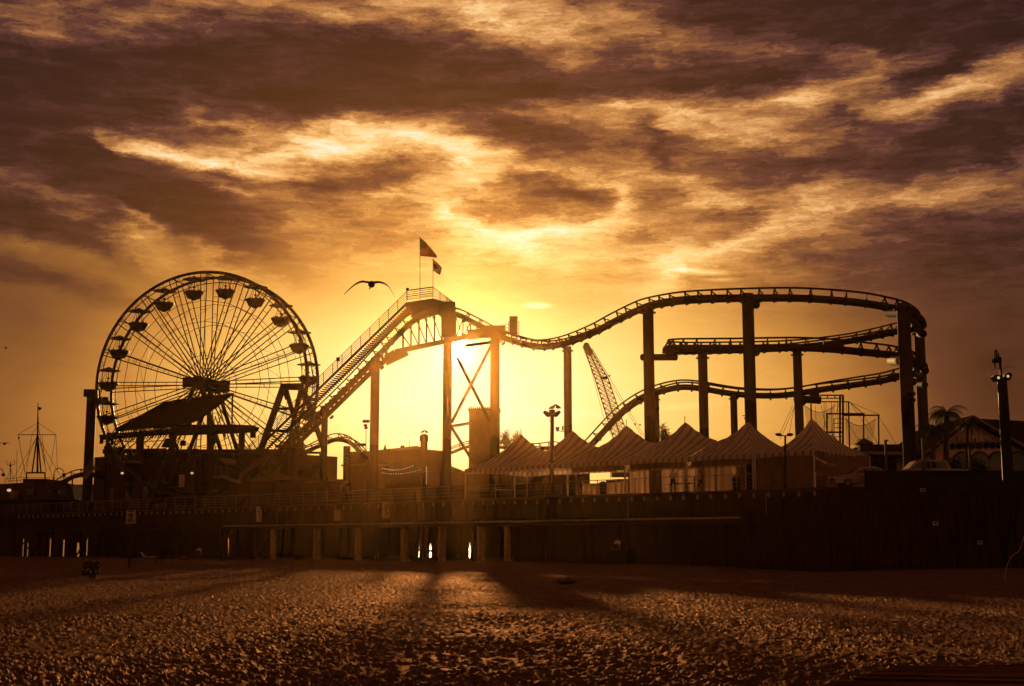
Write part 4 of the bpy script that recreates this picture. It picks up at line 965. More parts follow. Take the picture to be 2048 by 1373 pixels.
# ---- swinging ship ride tower
sr = empty('swing_ride', at(583, 985, 152), 'black A-frame tower of a swinging ship ride half hidden by the lift hill', 'ride')
m_ = MB(); m_.bar(at(562, 775, 152), at(608, 775, 152), 1.0, .6); m_.build('top_beam', M_WHEEL, sr)
for a, b, w in (((566, 776), (520, 905), .55), ((572, 778), (592, 850), .5), ((603, 776), (586, 850), .5), ((606, 778), (650, 905), .55)):
    MB().bar(at(*a, 152), at(*b, 152.5), w, .6).build('leg', M_WHEEL, sr)
m_ = MB(); m_.poly([at(564, 778, 152), at(576, 778, 152), at(578, 790, 152), at(570, 800, 152)], .6, (0, 1, 0)); m_.poly([at(594, 790, 152), at(600, 778, 152), at(610, 778, 152), at(612, 800, 152)], .6, (0, 1, 0))
for a, b in (((586, 850), (560, 960)), ((590, 850), (630, 962)), ((556, 818), (598, 818)), ((540, 862), (636, 862)), ((560, 900), (600, 852)), ((640, 905), (655, 962)), ((570, 930), (640, 930))): m_.bar(at(*a, 152.3), at(*b, 152.3), .3)
m_.build('bracing', M_WHEEL, sr)
m_ = MB(); m_.poly([at(548, 938, 152), at(556, 950, 152), at(600, 956, 152), at(630, 948, 152), at(640, 930, 152), at(625, 938, 152), at(590, 942, 152)], 2.0, (0, 1, 0)); m_.build('ship_hull', M_DARK, sr)
# hidden small ride machinery / kiosks beyond the rail
def kiosk(px0, px1, ptop, o, label, mat=M_WALL, roofm=M_YEL, hip=True, cat='kiosk'):
    p = ptp(px0, o); q = ptp(px1, o); Ym = (p.y + q.y) / 2; zt = at((px0 + px1) / 2, ptop, Ym).z; c = (p + q) / 2
    root = empty('kiosk', Vector((c.x, c.y, DECK)), label, cat); m_ = MB(); m_.poly([Vector((p.x, p.y, DECK)), Vector((q.x, q.y, DECK)), Vector((q.x, q.y, zt)), Vector((p.x, p.y, zt))], 3.0, PN); m_.build('wall', mat, root)
    m_ = MB(); e = .4; z = zt; n0 = 0; pc = c + PN * 1.5
    if hip:
        m_.v += [p - PU * e - PN * e + Vector((0, 0, z)), q + PU * e - PN * e + Vector((0, 0, z)), q + PU * e + PN * (3 + e) + Vector((0, 0, z)), p - PU * e + PN * (3 + e) + Vector((0, 0, z)), pc + Vector((0, 0, z + 1.0))]
        m_.f += [[0, 1, 4], [1, 2, 4], [2, 3, 4], [3, 0, 4], [3, 2, 1, 0]]
    else: m_.box(pc + Vector((0, 0, z + .12)), ((q - p).length + .6, 3.6, .2), rz=math.atan2(PU.y, PU.x))
    m_.build('roof', roofm, root)
    fw_ = MB().box(c - PN * .04 + Vector((0, 0, DECK + 1.7)), ((q - p).length * .7, .1, 1.0), rz=math.atan2(PU.y, PU.x)).build('serving_hatch', M_DARK, root)
    for k in (-1, 1): MB().bar(p.lerp(q, .5 + k * .48) - PN * .1 + Vector((0, 0, DECK)), p.lerp(q, .5 + k * .48) - PN * .1 + Vector((0, 0, zt)), .12).build('corner_post', M_DARK, root)
    return root
kiosk(502, 560, 962, 7, 'low dark kiosk at the foot of the coaster lift'); kiosk(604, 660, 966, 12, 'low kiosk behind the rail left of the first big column', hip=False)
kiosk(690, 733, 932, 22, 'small flat-roofed kiosk with corner posts beneath the small coaster hump', hip=False); kiosk(760, 846, 948, 26, 'wide low kiosk glowing orange left of the chimney'); kiosk(852, 884, 944, 16, 'hip-roofed kiosk left of the column in front of the sun')
# long low building in the glare
lb = empty('arcade_building', at(790, 985, 172), 'long low building with a shallow ridged roof behind the sun glare', 'building')
m_ = MB(); m_.poly([at(x, y, 172) for x, y in ((690, 904), (735, 903), (780, 898), (834, 893), (850, 899), (895, 903), (905, 985), (690, 985))], 8, (0, 1, 0)); m_.build('wall', M_WALL, lb)
m_ = MB(); m_.poly([at(780, 898, 171.8), at(834, 892, 171.8), at(850, 898, 171.8), at(850, 903, 171.8), at(834, 898, 171.8), at(780, 903, 171.8)], 8.5, (0, 1, 0)); m_.build('roof', M_YEL, lb)
m_ = MB(); m_.poly([at(766, 902, 171), at(770, 888, 171), at(773, 902, 171)], .5, (0, 1, 0)); m_.tube([at(819, 894, 171), at(819, 880, 171)], .04, 5); m_.box(at(805, 894, 171), (.5, .3, .3)); m_.build('roof_vent', M_DARK, lb)
for i in range(5): f_ = MB().box(at(712 + i * 28, 935, 171.8), (1.2, .15, 1.3)).build('window', M_DARK, lb); MB().box(at(712 + i * 28, 935, 171.68), (1.0, .1, 1.1)).build('pane', M_GLASS, f_)
ch = empty('chimney', at(848, 985, 160), 'round-topped chimney stack with gulls on it left of the sun', 'chimney')
MB().cyl(at(848, 985, 160), at(848, 882, 160), .42, 16).build('stack', M_WALL, ch, smooth=True); m_ = MB(); m_.cyl(at(848, 883, 160), at(848, 873, 160), .52, 16); m_.ell(at(848, 873, 160), (.5, .5, .3)); m_.build('cap', M_WALL, ch, smooth=True)
tb = empty('tower_block', at(969, 985, 148), 'plain rectangular tower block standing right of the column in front of the sun', 'building')
MB().box((at(969, 823, 148) + at(969, 985, 148)) / 2, (3.4, 3.4, (at(969, 823, 148) - at(969, 985, 148)).length)).build('wall', M_COL, tb)
m_ = MB(); c = at(969, 822, 148)
for i in range(16): m_.box(c + Vector((-1.6 + i * .215, -1.6, .12 + random.uniform(-.05, .1))), (.15, .2, .3))
m_.box(c + Vector((0, 0, .02)), (3.6, 3.6, .14)); m_.build('roof_spikes', M_DARK, tb)
for i in range(4): MB().box(at(969, 852 + i * 26, 146.25), (2.6, .06, .09)).build('ledge', M_COL, tb)
# ================================================================ lamps and poles
def gull_perched(px, py, Y, rz=0, label='', group=None, sc=1.0):
    g = empty('gull', at(px, py, Y), label, 'gull', group); o = Vector(at(px, py, Y)); k = sc; m_ = MB(); Rz = Matrix.Rotation(rz, 3, 'Z')
    def T(v): return o + Rz @ (Vector(v) * k)
    m_.tube([T((-.24, 0, .10)), T((-.15, 0, .16)), T((0, 0, .20)), T((.10, 0, .25)), T((.155, 0, .32)), T((.19, 0, .385)), T((.235, 0, .39)), T((.26, 0, .38))], [.03 * k, .085 * k, .13 * k, .125 * k, .08 * k, .07 * k, .05 * k, .02 * k], 10); m_.build('body', M_GULL, g, smooth=True)
    MB().tube([T((.25, 0, .385)), T((.29, 0, .38)), T((.315, 0, .365))], [.014 * k, .012 * k, .004 * k], 6).build('beak', M_YEL, g)
    m_ = MB(); 
    for sy in (-1, 1): m_.poly([T((.10, sy * .085, .27)), T((.05, sy * .095, .17)), T((-.2, sy * .05, .09)), T((-.33, sy * .02, .08)), T((-.15, sy * .07, .20))], .012 * k, Rz @ Vector((0, sy, 0)))
    m_.build('wings', M_GULL, g); m_ = MB()
    for sy in (-1, 1): m_.tube([T((.02, sy * .035, .14)), T((.02, sy * .035, 0.01))], .009 * k, 5); m_.box(T((.04, sy * .035, .008)), (.06 * k, .035 * k, .01 * k), rz=rz)
    m_.build('legs', M_DARK, g); return g
# flood lamp pole in front of the tents
Yl = 112.0; q = at(1103, 985, Yl); fp_ = empty('floodlight_pole', Vector((q.x, q.y, DECK)), 'tall round floodlight pole in front of the striped tents with two gulls on top', 'lamp')
MB().tube([Vector((q.x, q.y, DECK)), at(1104.5, 822, Yl)], [.20, .155], 14).build('pole', M_COL, fp_, smooth=True)
for sg in (-1, 1):
    m_ = MB(); x = 1104; m_.poly([at(x + sg * 3, 832, Yl), at(x + sg * 7, 824, Yl), at(x + sg * 15, 821, Yl), at(x + sg * 18, 825, Yl), at(x + sg * 12, 832, Yl), at(x + sg * 8, 834, Yl)], .5, (0, 1, 0)); m_.build('lamp_head', M_DARK, fp_)
m_ = MB(); m_.box(at(1104, 826, Yl), (.5, .5, .5)); m_.bar(at(1092, 827, Yl), at(1116, 827, Yl), .1); m_.tube([at(1100, 832, Yl - .2), at(1098, 838, Yl - .2), at(1100, 845, Yl - .2)], .02, 5); m_.build('bracket', M_DARK, fp_)
MB().cyl(at(1106, 925, Yl - .25), at(1106, 925, Yl + .1), .17, 14).build('junction_disc', M_COL, fp_)
gull_perched(1104, 821, Yl, .3, 'left gull perched on the floodlight pole by the tents', None, 1.15); gull_perched(1116, 820, Yl, 2.4, 'right gull perched on the floodlight pole by the tents', None, 1.15)
gull_perched(845, 867.5, 160, .2, 'left gull standing on the chimney', None); gull_perched(853, 867.5, 160, 2.8, 'right gull standing on the chimney', None)
cl = empty('speaker_bracket', at(1119, 860, 126), 'small loudspeaker and camera on a bracket beside the coaster column', 'speaker'); m_ = MB(); m_.poly([at(1111, 855, 126), at(1119, 854, 126), at(1118, 863, 126), at(1113, 863, 126)], .3, (0, 1, 0)); m_.build('speaker', M_DARK, cl); m_ = MB(); m_.tube([at(1116, 862, 126.2), at(1128, 864, 126.2)], .04, 6); m_.box(at(1125.5, 857, 126), (.15, .3, .4)); m_.build('bracket', M_DARK, cl)
# two-headed pier lamp
q = at(1570.5, 985, 93.4); l2 = empty('pier_lamp', Vector((q.x, q.y, DECK)), 'slim two-headed lamp post in front of the rightmost front tents', 'lamp')
MB().tube([Vector((q.x, q.y, DECK)), at(1570.5, 873, 93.4)], [.085, .07], 10).build('pole', M_DARK, l2, smooth=True); MB().bar(at(1556, 872, 93.4), at(1583, 872, 93.4), .07, .07).build('arm', M_DARK, l2)
for x in (1557, 1580): m_ = MB(); m_.ell(at(x, 869.5, 93.4), (.24, .16, .11)); m_.build('lamp_head', M_DARK, l2, smooth=True)
# big floodlight pole right
Yr = 84.0; top = at(2004, 756, Yr); q = Vector((at(2020, 985, Yr).x, Yr, DECK)); 
l3 = empty('floodlight_pole', Vector((top.x, Yr, DECK)), 'thick dark floodlight pole with antennas in front of the pale gabled building', 'lamp')
MB().tube([Vector((top.x + .05, Yr, DECK)), top], [.36, .29], 16).build('pole', M_DARK, l3, smooth=True)
for sg, pts_ in ((-1, [(1987, 754), (1989, 750), (2001, 751), (2003, 760), (1994, 763)]), (1, [(2007, 757), (2011, 748), (2020, 745), (2025, 749), (2021, 760), (2012, 762)])):
    hd_ = MB().poly([at(x, y, Yr - .2) for x, y in pts_], .6, (0, 1, 0)).build('lamp_head', M_DARK, l3); MB().ell(at(1997 if sg < 0 else 2016, 756 if sg < 0 else 753, Yr - .27), (.09, .05, .09)).build('lamp_glass', M_BULB, hd_)
m_ = MB(); m_.bar(at(1999, 716, Yr), at(2003, 757, Yr), .12); m_.tube([at(1990, 736, Yr), at(1990, 700, Yr)], .045, 6); m_.tube([at(1993.5, 722, Yr), at(1993.5, 700, Yr)], .045, 6); m_.tube([at(1997, 722, Yr), at(1997, 707, Yr)], .05, 6); m_.box(at(1993, 722, Yr), (.45, .35, .25)); m_.box(at(1999, 720, Yr), (.2, .2, .35)); m_.build('antenna_array', M_DARK, l3)
m_ = MB()
for i, (a, b) in enumerate(((1982, 2004), (2004, 2028))): m_.tube([at(a + (b - a) * t_, 741 - (8 * math.sin(t_ * 2.6) if i else 4 * math.sin(t_ * 3.1)), Yr) for t_ in np.linspace(0, 1, 9)], .015, 5)
m_.build('bird_wire', M_DARK, l3)
# arcs lamps and thin poles at the left
def arc_lamp(px, label, Y=165, h=28, sc=1.0, group='hoop topped lamps at the left end of the pier'):
    b = at(px - 10 * sc, 985, Y); r_ = empty('hoop_lamp', Vector((b.x, b.y, DECK)), label, 'lamp', group)
    MB().tube([Vector((b.x, b.y, DECK)), at(px - 10 * sc, 948, Y)], .08, 8).build('pole', M_DARK, r_)
    MB().tube([at(px - 10 * sc * math.cos(t_), 948 - 11 * sc * math.sin(t_), Y) for t_ in np.linspace(0, 2.9, 14)], .05, 6).build('hoop', M_DARK, r_)
    MB().ell(at(px + 10 * sc, 950, Y), (.25, .25, .22)).build('lamp_head', M_DARK, r_); return r_
arc_lamp(118, 'hoop-topped lamp between the ship-shaped building and the coaster track'); arc_lamp(-3, 'hoop-topped lamp cut off by the left edge of the photo')
def thin_pole(px, ytop, Y, label, heads=(), r_=.05, mat=M_DARK, name='lamp_post', cat='lamp', group=None):
    b = at(px, 985, Y); t_ = empty(name, Vector((b.x, b.y, DECK)), label, cat, group); MB().tube([Vector((b.x, b.y, DECK)), at(px, ytop, Y)], r_, 8).build('pole', mat, t_)
    for hx, hy, sz in heads: m_ = MB(); m_.ell(at(hx, hy, Y), (sz, sz * .8, sz * .7)); m_.bar(at(px, hy + 1, Y), at(hx, hy + 1, Y), .05); m_.build('lamp_head', mat, t_)
    return t_
thin_pole(732, 850, 163, 'very slim tall stadium light pole left of the big coaster column', ((729, 843, .3), (735, 843, .3), (731, 851, .25), (732, 856, .25)), .045)
thin_pole(699, 912, 140, 'short dark lamp post with a round head right of the lift hill', ((696, 918, .35),), .12)
thin_pole(145, 955, 163, 'plain thin pole left of the tall grey column', (), .09)
for x, yt, Y in ((1773, 880, 91.6), (1848, 877, 91.6), (1941, 898, 91.6)):
    b = at(x, 985, Y); t_ = MB(); t_.box(((Vector((b.x, Y, DECK)) + at(x, yt, Y)) / 2), (.17, .12, (at(x, yt, Y).z - DECK))); t_.box(at(x, yt, Y) - Vector((0, 0, .05)), (.21, .16, .1))
    tag(t_.build('marker_post', M_COL, loc=(b.x, Y, DECK)), {1773: 'square marker post by the hood of the saloon car', 1848: 'tallest square marker post in front of the pickup cab', 1941: 'square marker post in front of the pale gabled building'}[x], 'post', 'square posts along the parking edge')

# made-up low booths, added to close bright gaps across the far deck
def booth(px0, px1, ptop, Y, label, n=3, mat=M_WALL):
    a = at(px0, 985, Y); b = at(px1, 985, Y); zt = at((px0 + px1) / 2, ptop, Y).z; root = empty('filler_booth', Vector(((a.x + b.x) / 2, Y, DECK)), label, 'booth'); L_ = b.x - a.x
    MB().box(((a.x + b.x) / 2, Y + 1.5, (DECK + zt) / 2), (L_, 3, zt - DECK)).build('wall', mat, root); MB().box(((a.x + b.x) / 2, Y + 1.3, zt + .08), (L_ + .6, 3.8, .16)).build('roof', M_ROOF, root)
    for i in range(n): x = a.x + L_ * (i + .5) / n; f_ = MB().box((x, Y - .03, DECK + 1.6), (L_ / n * .7, .08, 1.1)).build('serving_hatch', M_DARK, root); MB().box((x, Y - .25, DECK + .98), (L_ / n * .75, .45, .06)).build('counter', M_WOOD, f_)
booth(880, 1000, 948, 158, 'long low booth added to fill the gap behind the leftmost striped tent', 5); booth(1000, 1074, 947, 150, 'booth added to fill the gap under a bright strip of sky behind the second tent', 3); booth(1074, 1180, 930, 152, 'booth added to fill the gap behind the floodlight pole', 4)
booth(1366, 1500, 960, 140, 'low booth added to fill the gap seen through the open tents right of the person in the cap', 5); booth(655, 760, 962, 166, 'low booth added to fill the gap behind the first big coaster columns', 4); booth(60, 190, 972, 190, 'low booth added to fill the gap beyond the rail left of the tall grey column', 4); booth(1770, 1960, 962, 112, 'low dark filler booth behind the pickup truck', 5)
# ================================================================ ship-shaped building with mast on the far left
hb = empty('harbour_office', at(70, 985, 178), 'low boat-like building with railed roof at the far left end of the pier', 'building')
YH = 178
m_ = MB(); m_.poly([at(-60, 972, YH), at(8, 968, YH), at(46, 966, YH), at(46, 958, YH), at(92, 958, YH), at(92, 965, YH), at(140, 968, YH), at(150, 1000, YH), at(-60, 1000, YH)], 9, (0, 1, 0)); m_.build('wall', M_WALL, hb)
m_ = MB()
for y in (955, 960): m_.tube([at(10, y + 3, YH - .2), at(52, y, YH - .2), at(130, y + 2, YH - .2)], .03, 5)
for i in range(16): m_.tube([at(10 + i * 8, 968, YH - .2), at(10 + i * 8, 957, YH - .2)], .03, 5)
m_.bar(at(53, 946, YH), at(90, 946, YH), .2); m_.bar(at(53, 946, YH), at(53, 958, YH), .15); m_.bar(at(90, 946, YH), at(90, 958, YH), .15); m_.build('roof_railing', M_DARK, hb)
for i in range(7): MB().box(at(20 + i * 2.4, 990, YH - .2), (.1, .1, 1.0)).build('shutter_slat', M_RAIL, hb)
for x in (60, 104, 124): f_ = MB().box(at(x, 984, YH - .15), (1.3, .2, 1.1)).build('window', M_DARK, hb); MB().box(at(x, 984, YH - .28), (1.05, .06, .85)).build('pane', M_GLASS, f_)
MB().ell(at(18, 981, YH - .4), (.3, .2, .2)).build('wall_lamp', M_BULB, hb)
ms = empty('signal_mast', at(74, 957, YH + 2), 'rigged ship mast with yardarm, stays and a small flag', 'mast')
m_ = MB(); m_.tube([at(75, 946, YH + 2), at(75, 870, YH + 2), at(76, 806, YH + 2)], [.14, .11, .05], 8)
for x in (64, 82): m_.tube([at(x, 946, YH + 2), at(75, 868, YH + 2)], .10, 6)
m_.bar(at(61, 946, YH + 2), at(86, 946, YH + 2), .1); m_.build('mast_pole', M_DARK, ms); MB().bar(at(35, 870, YH + 2), at(112, 870, YH + 2), .09, .09).build('yardarm', M_DARK, ms)
m_ = MB()
for a, b in (((76, 846), (36, 869)), ((76, 846), (111, 869)), ((76, 820), (78, 868)), ((36, 870), (50, 945)), ((36, 870), (50, 948)), ((111, 870), (100, 940)), ((112, 870), (115, 945)), ((75, 870), (40, 955)), ((75, 870), (105, 955)), ((76, 850), (64, 870)), ((75, 872), (28, 955)), ((75, 872), (122, 955)), ((76, 848), (90, 930)), ((76, 868), (92, 940)), ((64, 870), (52, 945)), ((84, 870), (92, 945))): m_.tube([at(*a, YH + 2), at(*b, YH + 2)], .028, 4)
m_.build('stays', M_DARK, ms)
m_ = MB(); m_.poly([at(76.5, 814, YH + 2), at(84, 816, YH + 2), at(81, 820, YH + 2), at(77, 821, YH + 2)], .03, (0, 1, 0)); m_.build('pennant', M_DARK, ms); MB().poly([at(36, 871, YH + 2), at(40, 876, YH + 2), at(36.5, 880, YH + 2)], .03, (0, 1, 0)).build('pennant', M_DARK, ms)
an = empty('weather_mast', at(21, 962, YH), 'small forked weather mast on the roof at the far left', 'antenna'); m_ = MB(); m_.tube([at(21, 964, YH), at(21, 924, YH)], .05, 6); m_.tube([at(14, 922, YH), at(14, 930, YH), at(29, 930, YH), at(29, 922, YH)], .04, 5); m_.tube([at(21, 936, YH), at(14, 960, YH)], .03, 4); m_.tube([at(21, 936, YH), at(28, 960, YH)], .03, 4); m_.build('mast_pole', M_DARK, an)
MB().ell(at(21, 932, YH), (.16, .16, .16)).build('instrument', M_DARK, an)
thin_pole(34, 898, 177, 'hair-thin antenna whip left of the rigged mast', (), .025, name='antenna', cat='antenna')
kiosk(-40, 60, 1000, 5, 'dark low shed at the left end of the rail', hip=False, cat='shed'); 
# ================================================================ crane
YC = 180
cr_ = empty('crane', at(1250, 985, YC), 'lattice boom crane leaning left behind the tents', 'crane')
def lerp2(a, b, t_): return (a[0] + (b[0] - a[0]) * t_, a[1] + (b[1] - a[1]) * t_)
chords = [((1169, 700), (1190, 757), (1224, 868), (1236, 905)), ((1182, 700), (1216, 757), (1254, 868), (1266, 905)), ((1176, 700), (1203, 757), (1239, 868), (1251, 905))]
m_ = MB()
def cpt(c, t_):
    seg = [0, .32, .82, 1]; 
    for i in range(3):
        if t_ <= seg[i + 1] + 1e-6: return lerp2(c[i], c[i + 1], (t_ - seg[i]) / (seg[i + 1] - seg[i]))
for ci, c in enumerate(chords):
    dy = 0 if ci < 2 else 1.6; m_.tube([at(*cpt(c, t_), YC + dy) for t_ in (0, .32, .82, 1)], .085, 6)
m_.build('boom_chord', M_STEEL, cr_); m_ = MB(); nn = 22
for i in range(nn):
    t0, t1 = i / nn, (i + 1) / nn
    for a, b, da, db in ((0, 1, 0, 0), (1, 2, 0, 1.6), (0, 2, 0, 1.6)):
        m_.tube([at(*cpt(chords[a], t0), YC + da), at(*cpt(chords[b], t1), YC + db)], .035, 4); m_.tube([at(*cpt(chords[b], t0), YC + db), at(*cpt(chords[a], t1), YC + da)], .035, 4)
        m_.tube([at(*cpt(chords[a], t1), YC + da), at(*cpt(chords[b], t1), YC + db)], .03, 4)
m_.build('boom_lattice', M_STEEL, cr_)
m_ = MB(); m_.poly([at(1166, 693, YC - .3), at(1168, 687, YC - .3), at(1172, 685, YC - .3), at(1177, 687, YC - .3), at(1186, 703, YC - .3), at(1183, 712, YC - .3), at(1172, 708, YC - .3)], .8, (0, 1, 0)); m_.build('boom_head', M_DARK, cr_); m_ = MB(); m_.bar(at(1201, 756, YC), at(1213, 757, YC), .3); m_.bar(at(1213, 757, YC), at(1213, 752, YC), .3); m_.build('spreader', M_DARK, cr_)
m_ = MB()
for a, b in (((1184, 697), (1288, 872)), ((1185, 700), (1220, 758)), ((1213, 753), (1270, 850)), ((1270, 850), (1284, 872)), ((1172, 700), (1206, 830)), ((1206, 830), (1222, 870))): m_.tube([at(*a, YC - .5), at(*b, YC - .5)], .03, 4)
for x, y in ((1219, 752), (1270, 849), (1280, 850)): m_.box(at(x, y, YC - .5), (.2, .2, .25))
m_.build('pendant_lines', M_STEEL, cr_)
m_ = MB(); m_.box(at(1262, 935, YC + 2), (5.5, 3.4, 2.6)); m_.box(at(1240, 940, YC + 1), (1.6, 1.6, 2.0)); m_.build('machinery_house', M_DARK, cr_); m_ = MB()
for dy in (-1.5, 1.5): m_.box(at(1258, 968, YC + 2 + dy), (6.2, .8, 1.1))
m_.build('crawler_track', M_DARK, cr_)
# ================================================================ trapeze rig
YT2 = 134
tz = empty('trapeze_rig', at(1680, 985, YT2), 'flying trapeze frame of thin poles with hanging safety nets behind the right hand tents', 'trapeze rig')
def rod(a, b, r_=.06, Y1=YT2, Y2=None): m_.tube([at(*a, Y1), at(*b, Y2 or Y1)], r_, 6)
m_ = MB(); rod((1680, 791), (1680, 985), .11); rod((1686, 791), (1686, 985), .11); rod((1641, 791), (1687, 791), .08); rod((1641, 797), (1687, 797), .06); rod((1641, 791), (1641, 806)); rod((1655, 791), (1655, 797)); rod((1670, 791), (1670, 797))
for y in range(838, 985, 9): rod((1668, y), (1686, y), .04)
rod((1668, 838), (1668, 875), .05); m_.build('tower', M_STEEL, tz)
m_ = MB(); rod((1697, 804), (1701, 985), .08, YT2 + 3); rod((1622, 808), (1624, 985), .08, YT2 + 3); rod((1641, 804), (1699, 804), .07, YT2 + 3); rod((1699, 804), (1727, 829), .04, YT2 + 3); rod((1654, 829), (1655, 985), .08); rod((1727, 829), (1728, 985), .08); rod((1652, 828), (1729, 828), .09); rod((1686, 831), (1759, 831), .09); rod((1757, 831), (1759, 985), .08); rod((1636, 865), (1686, 865), .1); m_.build('frame_pole', M_STEEL, tz)
m_ = MB()
for a, b in (((1585, 812), (1558, 872)), ((1590, 812), (1560, 880)), ((1590, 808), (1577, 872)), ((1757, 832), (1796, 895)), ((1700, 805), (1760, 895)), ((1700, 805), (1757, 829)), ((1728, 830), (1760, 895)), ((1670, 806), (1640, 870)), ((1690, 835), (1722, 890)), ((1640, 800), (1662, 900)), ((1680, 800), (1652, 900))): rod(a, b, .02)
for x in (1648, 1652, 1663, 1675, 1693): rod((x, 805), (x + 1, 860), .025)
rod((1631, 812), (1632, 846), .02); m_.ell(at(1632, 849, YT2), (.12, .12, .25)); m_.build('guy_wire', M_DARK, tz)
def net(c00, c10, c11, c01, sag, Y, name='safety_net'):
    n_ = 14; w = MB()
    for i in range(n_ + 1):
        for j in range(9):
            a, b = i / n_, j / 8; x = (c00[0] * (1 - a) + c10[0] * a) * (1 - b) + (c01[0] * (1 - a) + c11[0] * a) * b; y = (c00[1] * (1 - a) + c10[1] * a) * (1 - b) + (c01[1] * (1 - a) + c11[1] * a) * b + sag * math.sin(math.pi * a) * (1 - b)
            w.v.append(at(x, y, Y + .6 * math.sin(a * 6 + b * 3)))
    for i in range(n_):
        for j in range(8): q_ = i * 9 + j; w.f.append([q_, q_ + 1, q_ + 10, q_ + 9])
    w.build(name, M_NET, tz, smooth=True); e = MB(); e.tube([w.v[i * 9] for i in range(n_ + 1)], .03, 5); e.build('net_edge', M_DARK, tz)
net((1690, 838), (1752, 838), (1744, 893), (1692, 890), 14, YT2 + 1); net((1608, 811), (1670, 811), (1664, 872), (1616, 868), 14, YT2 + 2)
# ================================================================ low stores and gabled hall on the right
YS = 118
ls = empty('store_building', at(1790, 985, YS), 'long low brown store with a little roofed turret left of the coaster columns', 'building')
m_ = MB(); m_.poly([at(1722, 898, YS), at(1860, 898, YS), at(1860, 985, YS), at(1722, 985, YS)], 6, (0, 1, 0)); m_.build('wall', M_WALL, ls)
m_ = MB(); m_.poly([at(1716, 906, YS - 2.5), at(1842, 909, YS - 2.5), at(1842, 911, YS - 2.5), at(1716, 908, YS - 2.5)], 2.6, (0, 1, .16)); m_.build('canopy', M_RAIL, ls)
m_ = MB(); m_.poly([at(1735, 889, YS - .3), at(1900, 889, YS - .3), at(1905, 899, YS - .3), at(1728, 899, YS - .3)], 6.5, (0, 1, 0)); m_.build('roof', M_ROOF, ls)
m_ = MB(); m_.box(at(1728, 895, YS), (.9, .9, 1.0)); m_.build('turret', M_WALL, ls); m_ = MB(); c = at(1728, 883, YS); n0 = 0; m_.v += [c + Vector(v_) for v_ in ((-.75, -.75, -.25), (.75, -.75, -.25), (.75, .75, -.25), (-.75, .75, -.25), (0, 0, .3))]; m_.f += [[0, 1, 4], [1, 2, 4], [2, 3, 4], [3, 0, 4], [3, 2, 1, 0]]; m_.build('turret_roof', M_ROOF, ls)
for i in range(4): f_ = MB().box(at(1748 + i * 26, 935, YS - .1), (1.0, .12, 1.6)).build('window', M_DARK, ls); MB().box(at(1748 + i * 26, 935, YS - .2), (.85, .06, 1.4)).build('pane', M_GLASS, f_)
YP = 108
pl_ = empty('gabled_hall', at(1955, 985, YP), 'pale gabled amusement hall with big raised letters and round medallions', 'building')
m_ = MB(); m_.poly([at(1862, 905, YP), at(1945, 838, YP), at(2075, 915, YP), at(2075, 985, YP), at(1862, 985, YP)], 14, (0, 1, 0)); m_.build('wall', M_PINK, pl_)
m_ = MB(); m_.poly([at(1846, 910, YP - .8), at(1944, 831, YP - .8), at(2090, 916, YP - .8), at(2090, 922, YP - .8), at(1945, 841, YP - .8), at(1856, 912, YP - .8)], 15.5, (0, 1, 0)); m_.build('roof', M_ROOF, pl_)
m_ = MB(); m_.bar(at(1945, 831.5, YP - .9), at(2090, 916, YP - .9), .08, .16); m_.bar(at(1846, 910, YP - .9), at(1945, 831.5, YP - .9), .08, .12); m_.build('barge_board', M_RAIL, pl_)
m_ = MB(); m_.poly([at(1962, 838, YP + 6), at(2120, 846, YP + 6), at(2120, 905, YP + 6), at(2075, 905, YP + 6)], 6, (0, 1, .1)); m_.build('rear_roof', M_ROOF, pl_)
for i in range(8): x = 1905 + i * 13.3; m_ = MB(); m_.cyl(at(x, 893 - i * .3, YP - .02), at(x, 893 - i * .3, YP - .14), .26, 14); m_.build('medallion', M_DARK, pl_)
for i, x in enumerate((1925, 1960, 1995, 2035)):
    w_ = .8; m_ = MB(); c = at(x, 925, YP - .05); pts_ = [c + Vector((-w_, 0, -1.2)), c + Vector((w_, 0, -1.2))] + [c + Vector((w_ * math.cos(t_), 0, w_ * math.sin(t_) + .1)) for t_ in np.linspace(0, math.pi, 10)]; m_.poly(pts_, .12, (0, -1, 0)); f_ = m_.build('arched_window', M_DARK, pl_)
    m_ = MB(); m_.poly([c + (p_ - c) * .85 + Vector((0, -.13, 0)) for p_ in pts_], .04, (0, -1, 0)); m_.build('pane', M_GLASS, f_)
cu = bpy.data.curves.new('letters', 'FONT'); cu.body = 'PLAYLAND'; cu.size = 1.0; cu.extrude = .10; cu.align_x = 'CENTER'; cu.space_character = 1.12; cu.shear = .12; cu.offset = .02
to = bpy.data.objects.new('letters', cu); COL.objects.link(to); bpy.context.view_layer.update(); me = bpy.data.meshes.new_from_object(to.evaluated_get(bpy.context.evaluated_depsgraph_get())); bpy.data.objects.remove(to)
wdt = max(v_.co.x for v_ in me.vertices) - min(v_.co.x for v_ in me.vertices); tgt = (1990 - 1916) / F * YP; k_ = tgt / wdt
lo = bpy.data.objects.new('sign_letters', me); COL.objects.link(lo); me.materials.clear(); me.materials.append(M_WHITE); hgt = .72
for v_ in me.vertices: v_.co = Vector((v_.co.x * k_, v_.co.y * k_ * 1.05, v_.co.z))
lo.parent = pl_; lo.rotation_euler = (R(90), R(-1.0), 0); lo.location = at(1953, 885, YP - .16) - worldloc(pl_)
lo2 = lo.copy(); lo2.data = lo.data.copy(); lo2.data.materials.clear(); lo2.data.materials.append(M_BLACK); COL.objects.link(lo2); lo2.name = 'letter_shadow'; lo2.location = lo.location + Vector((.06, .09, -.05))  # black copy set lower right and behind, standing in for the letters' shadow
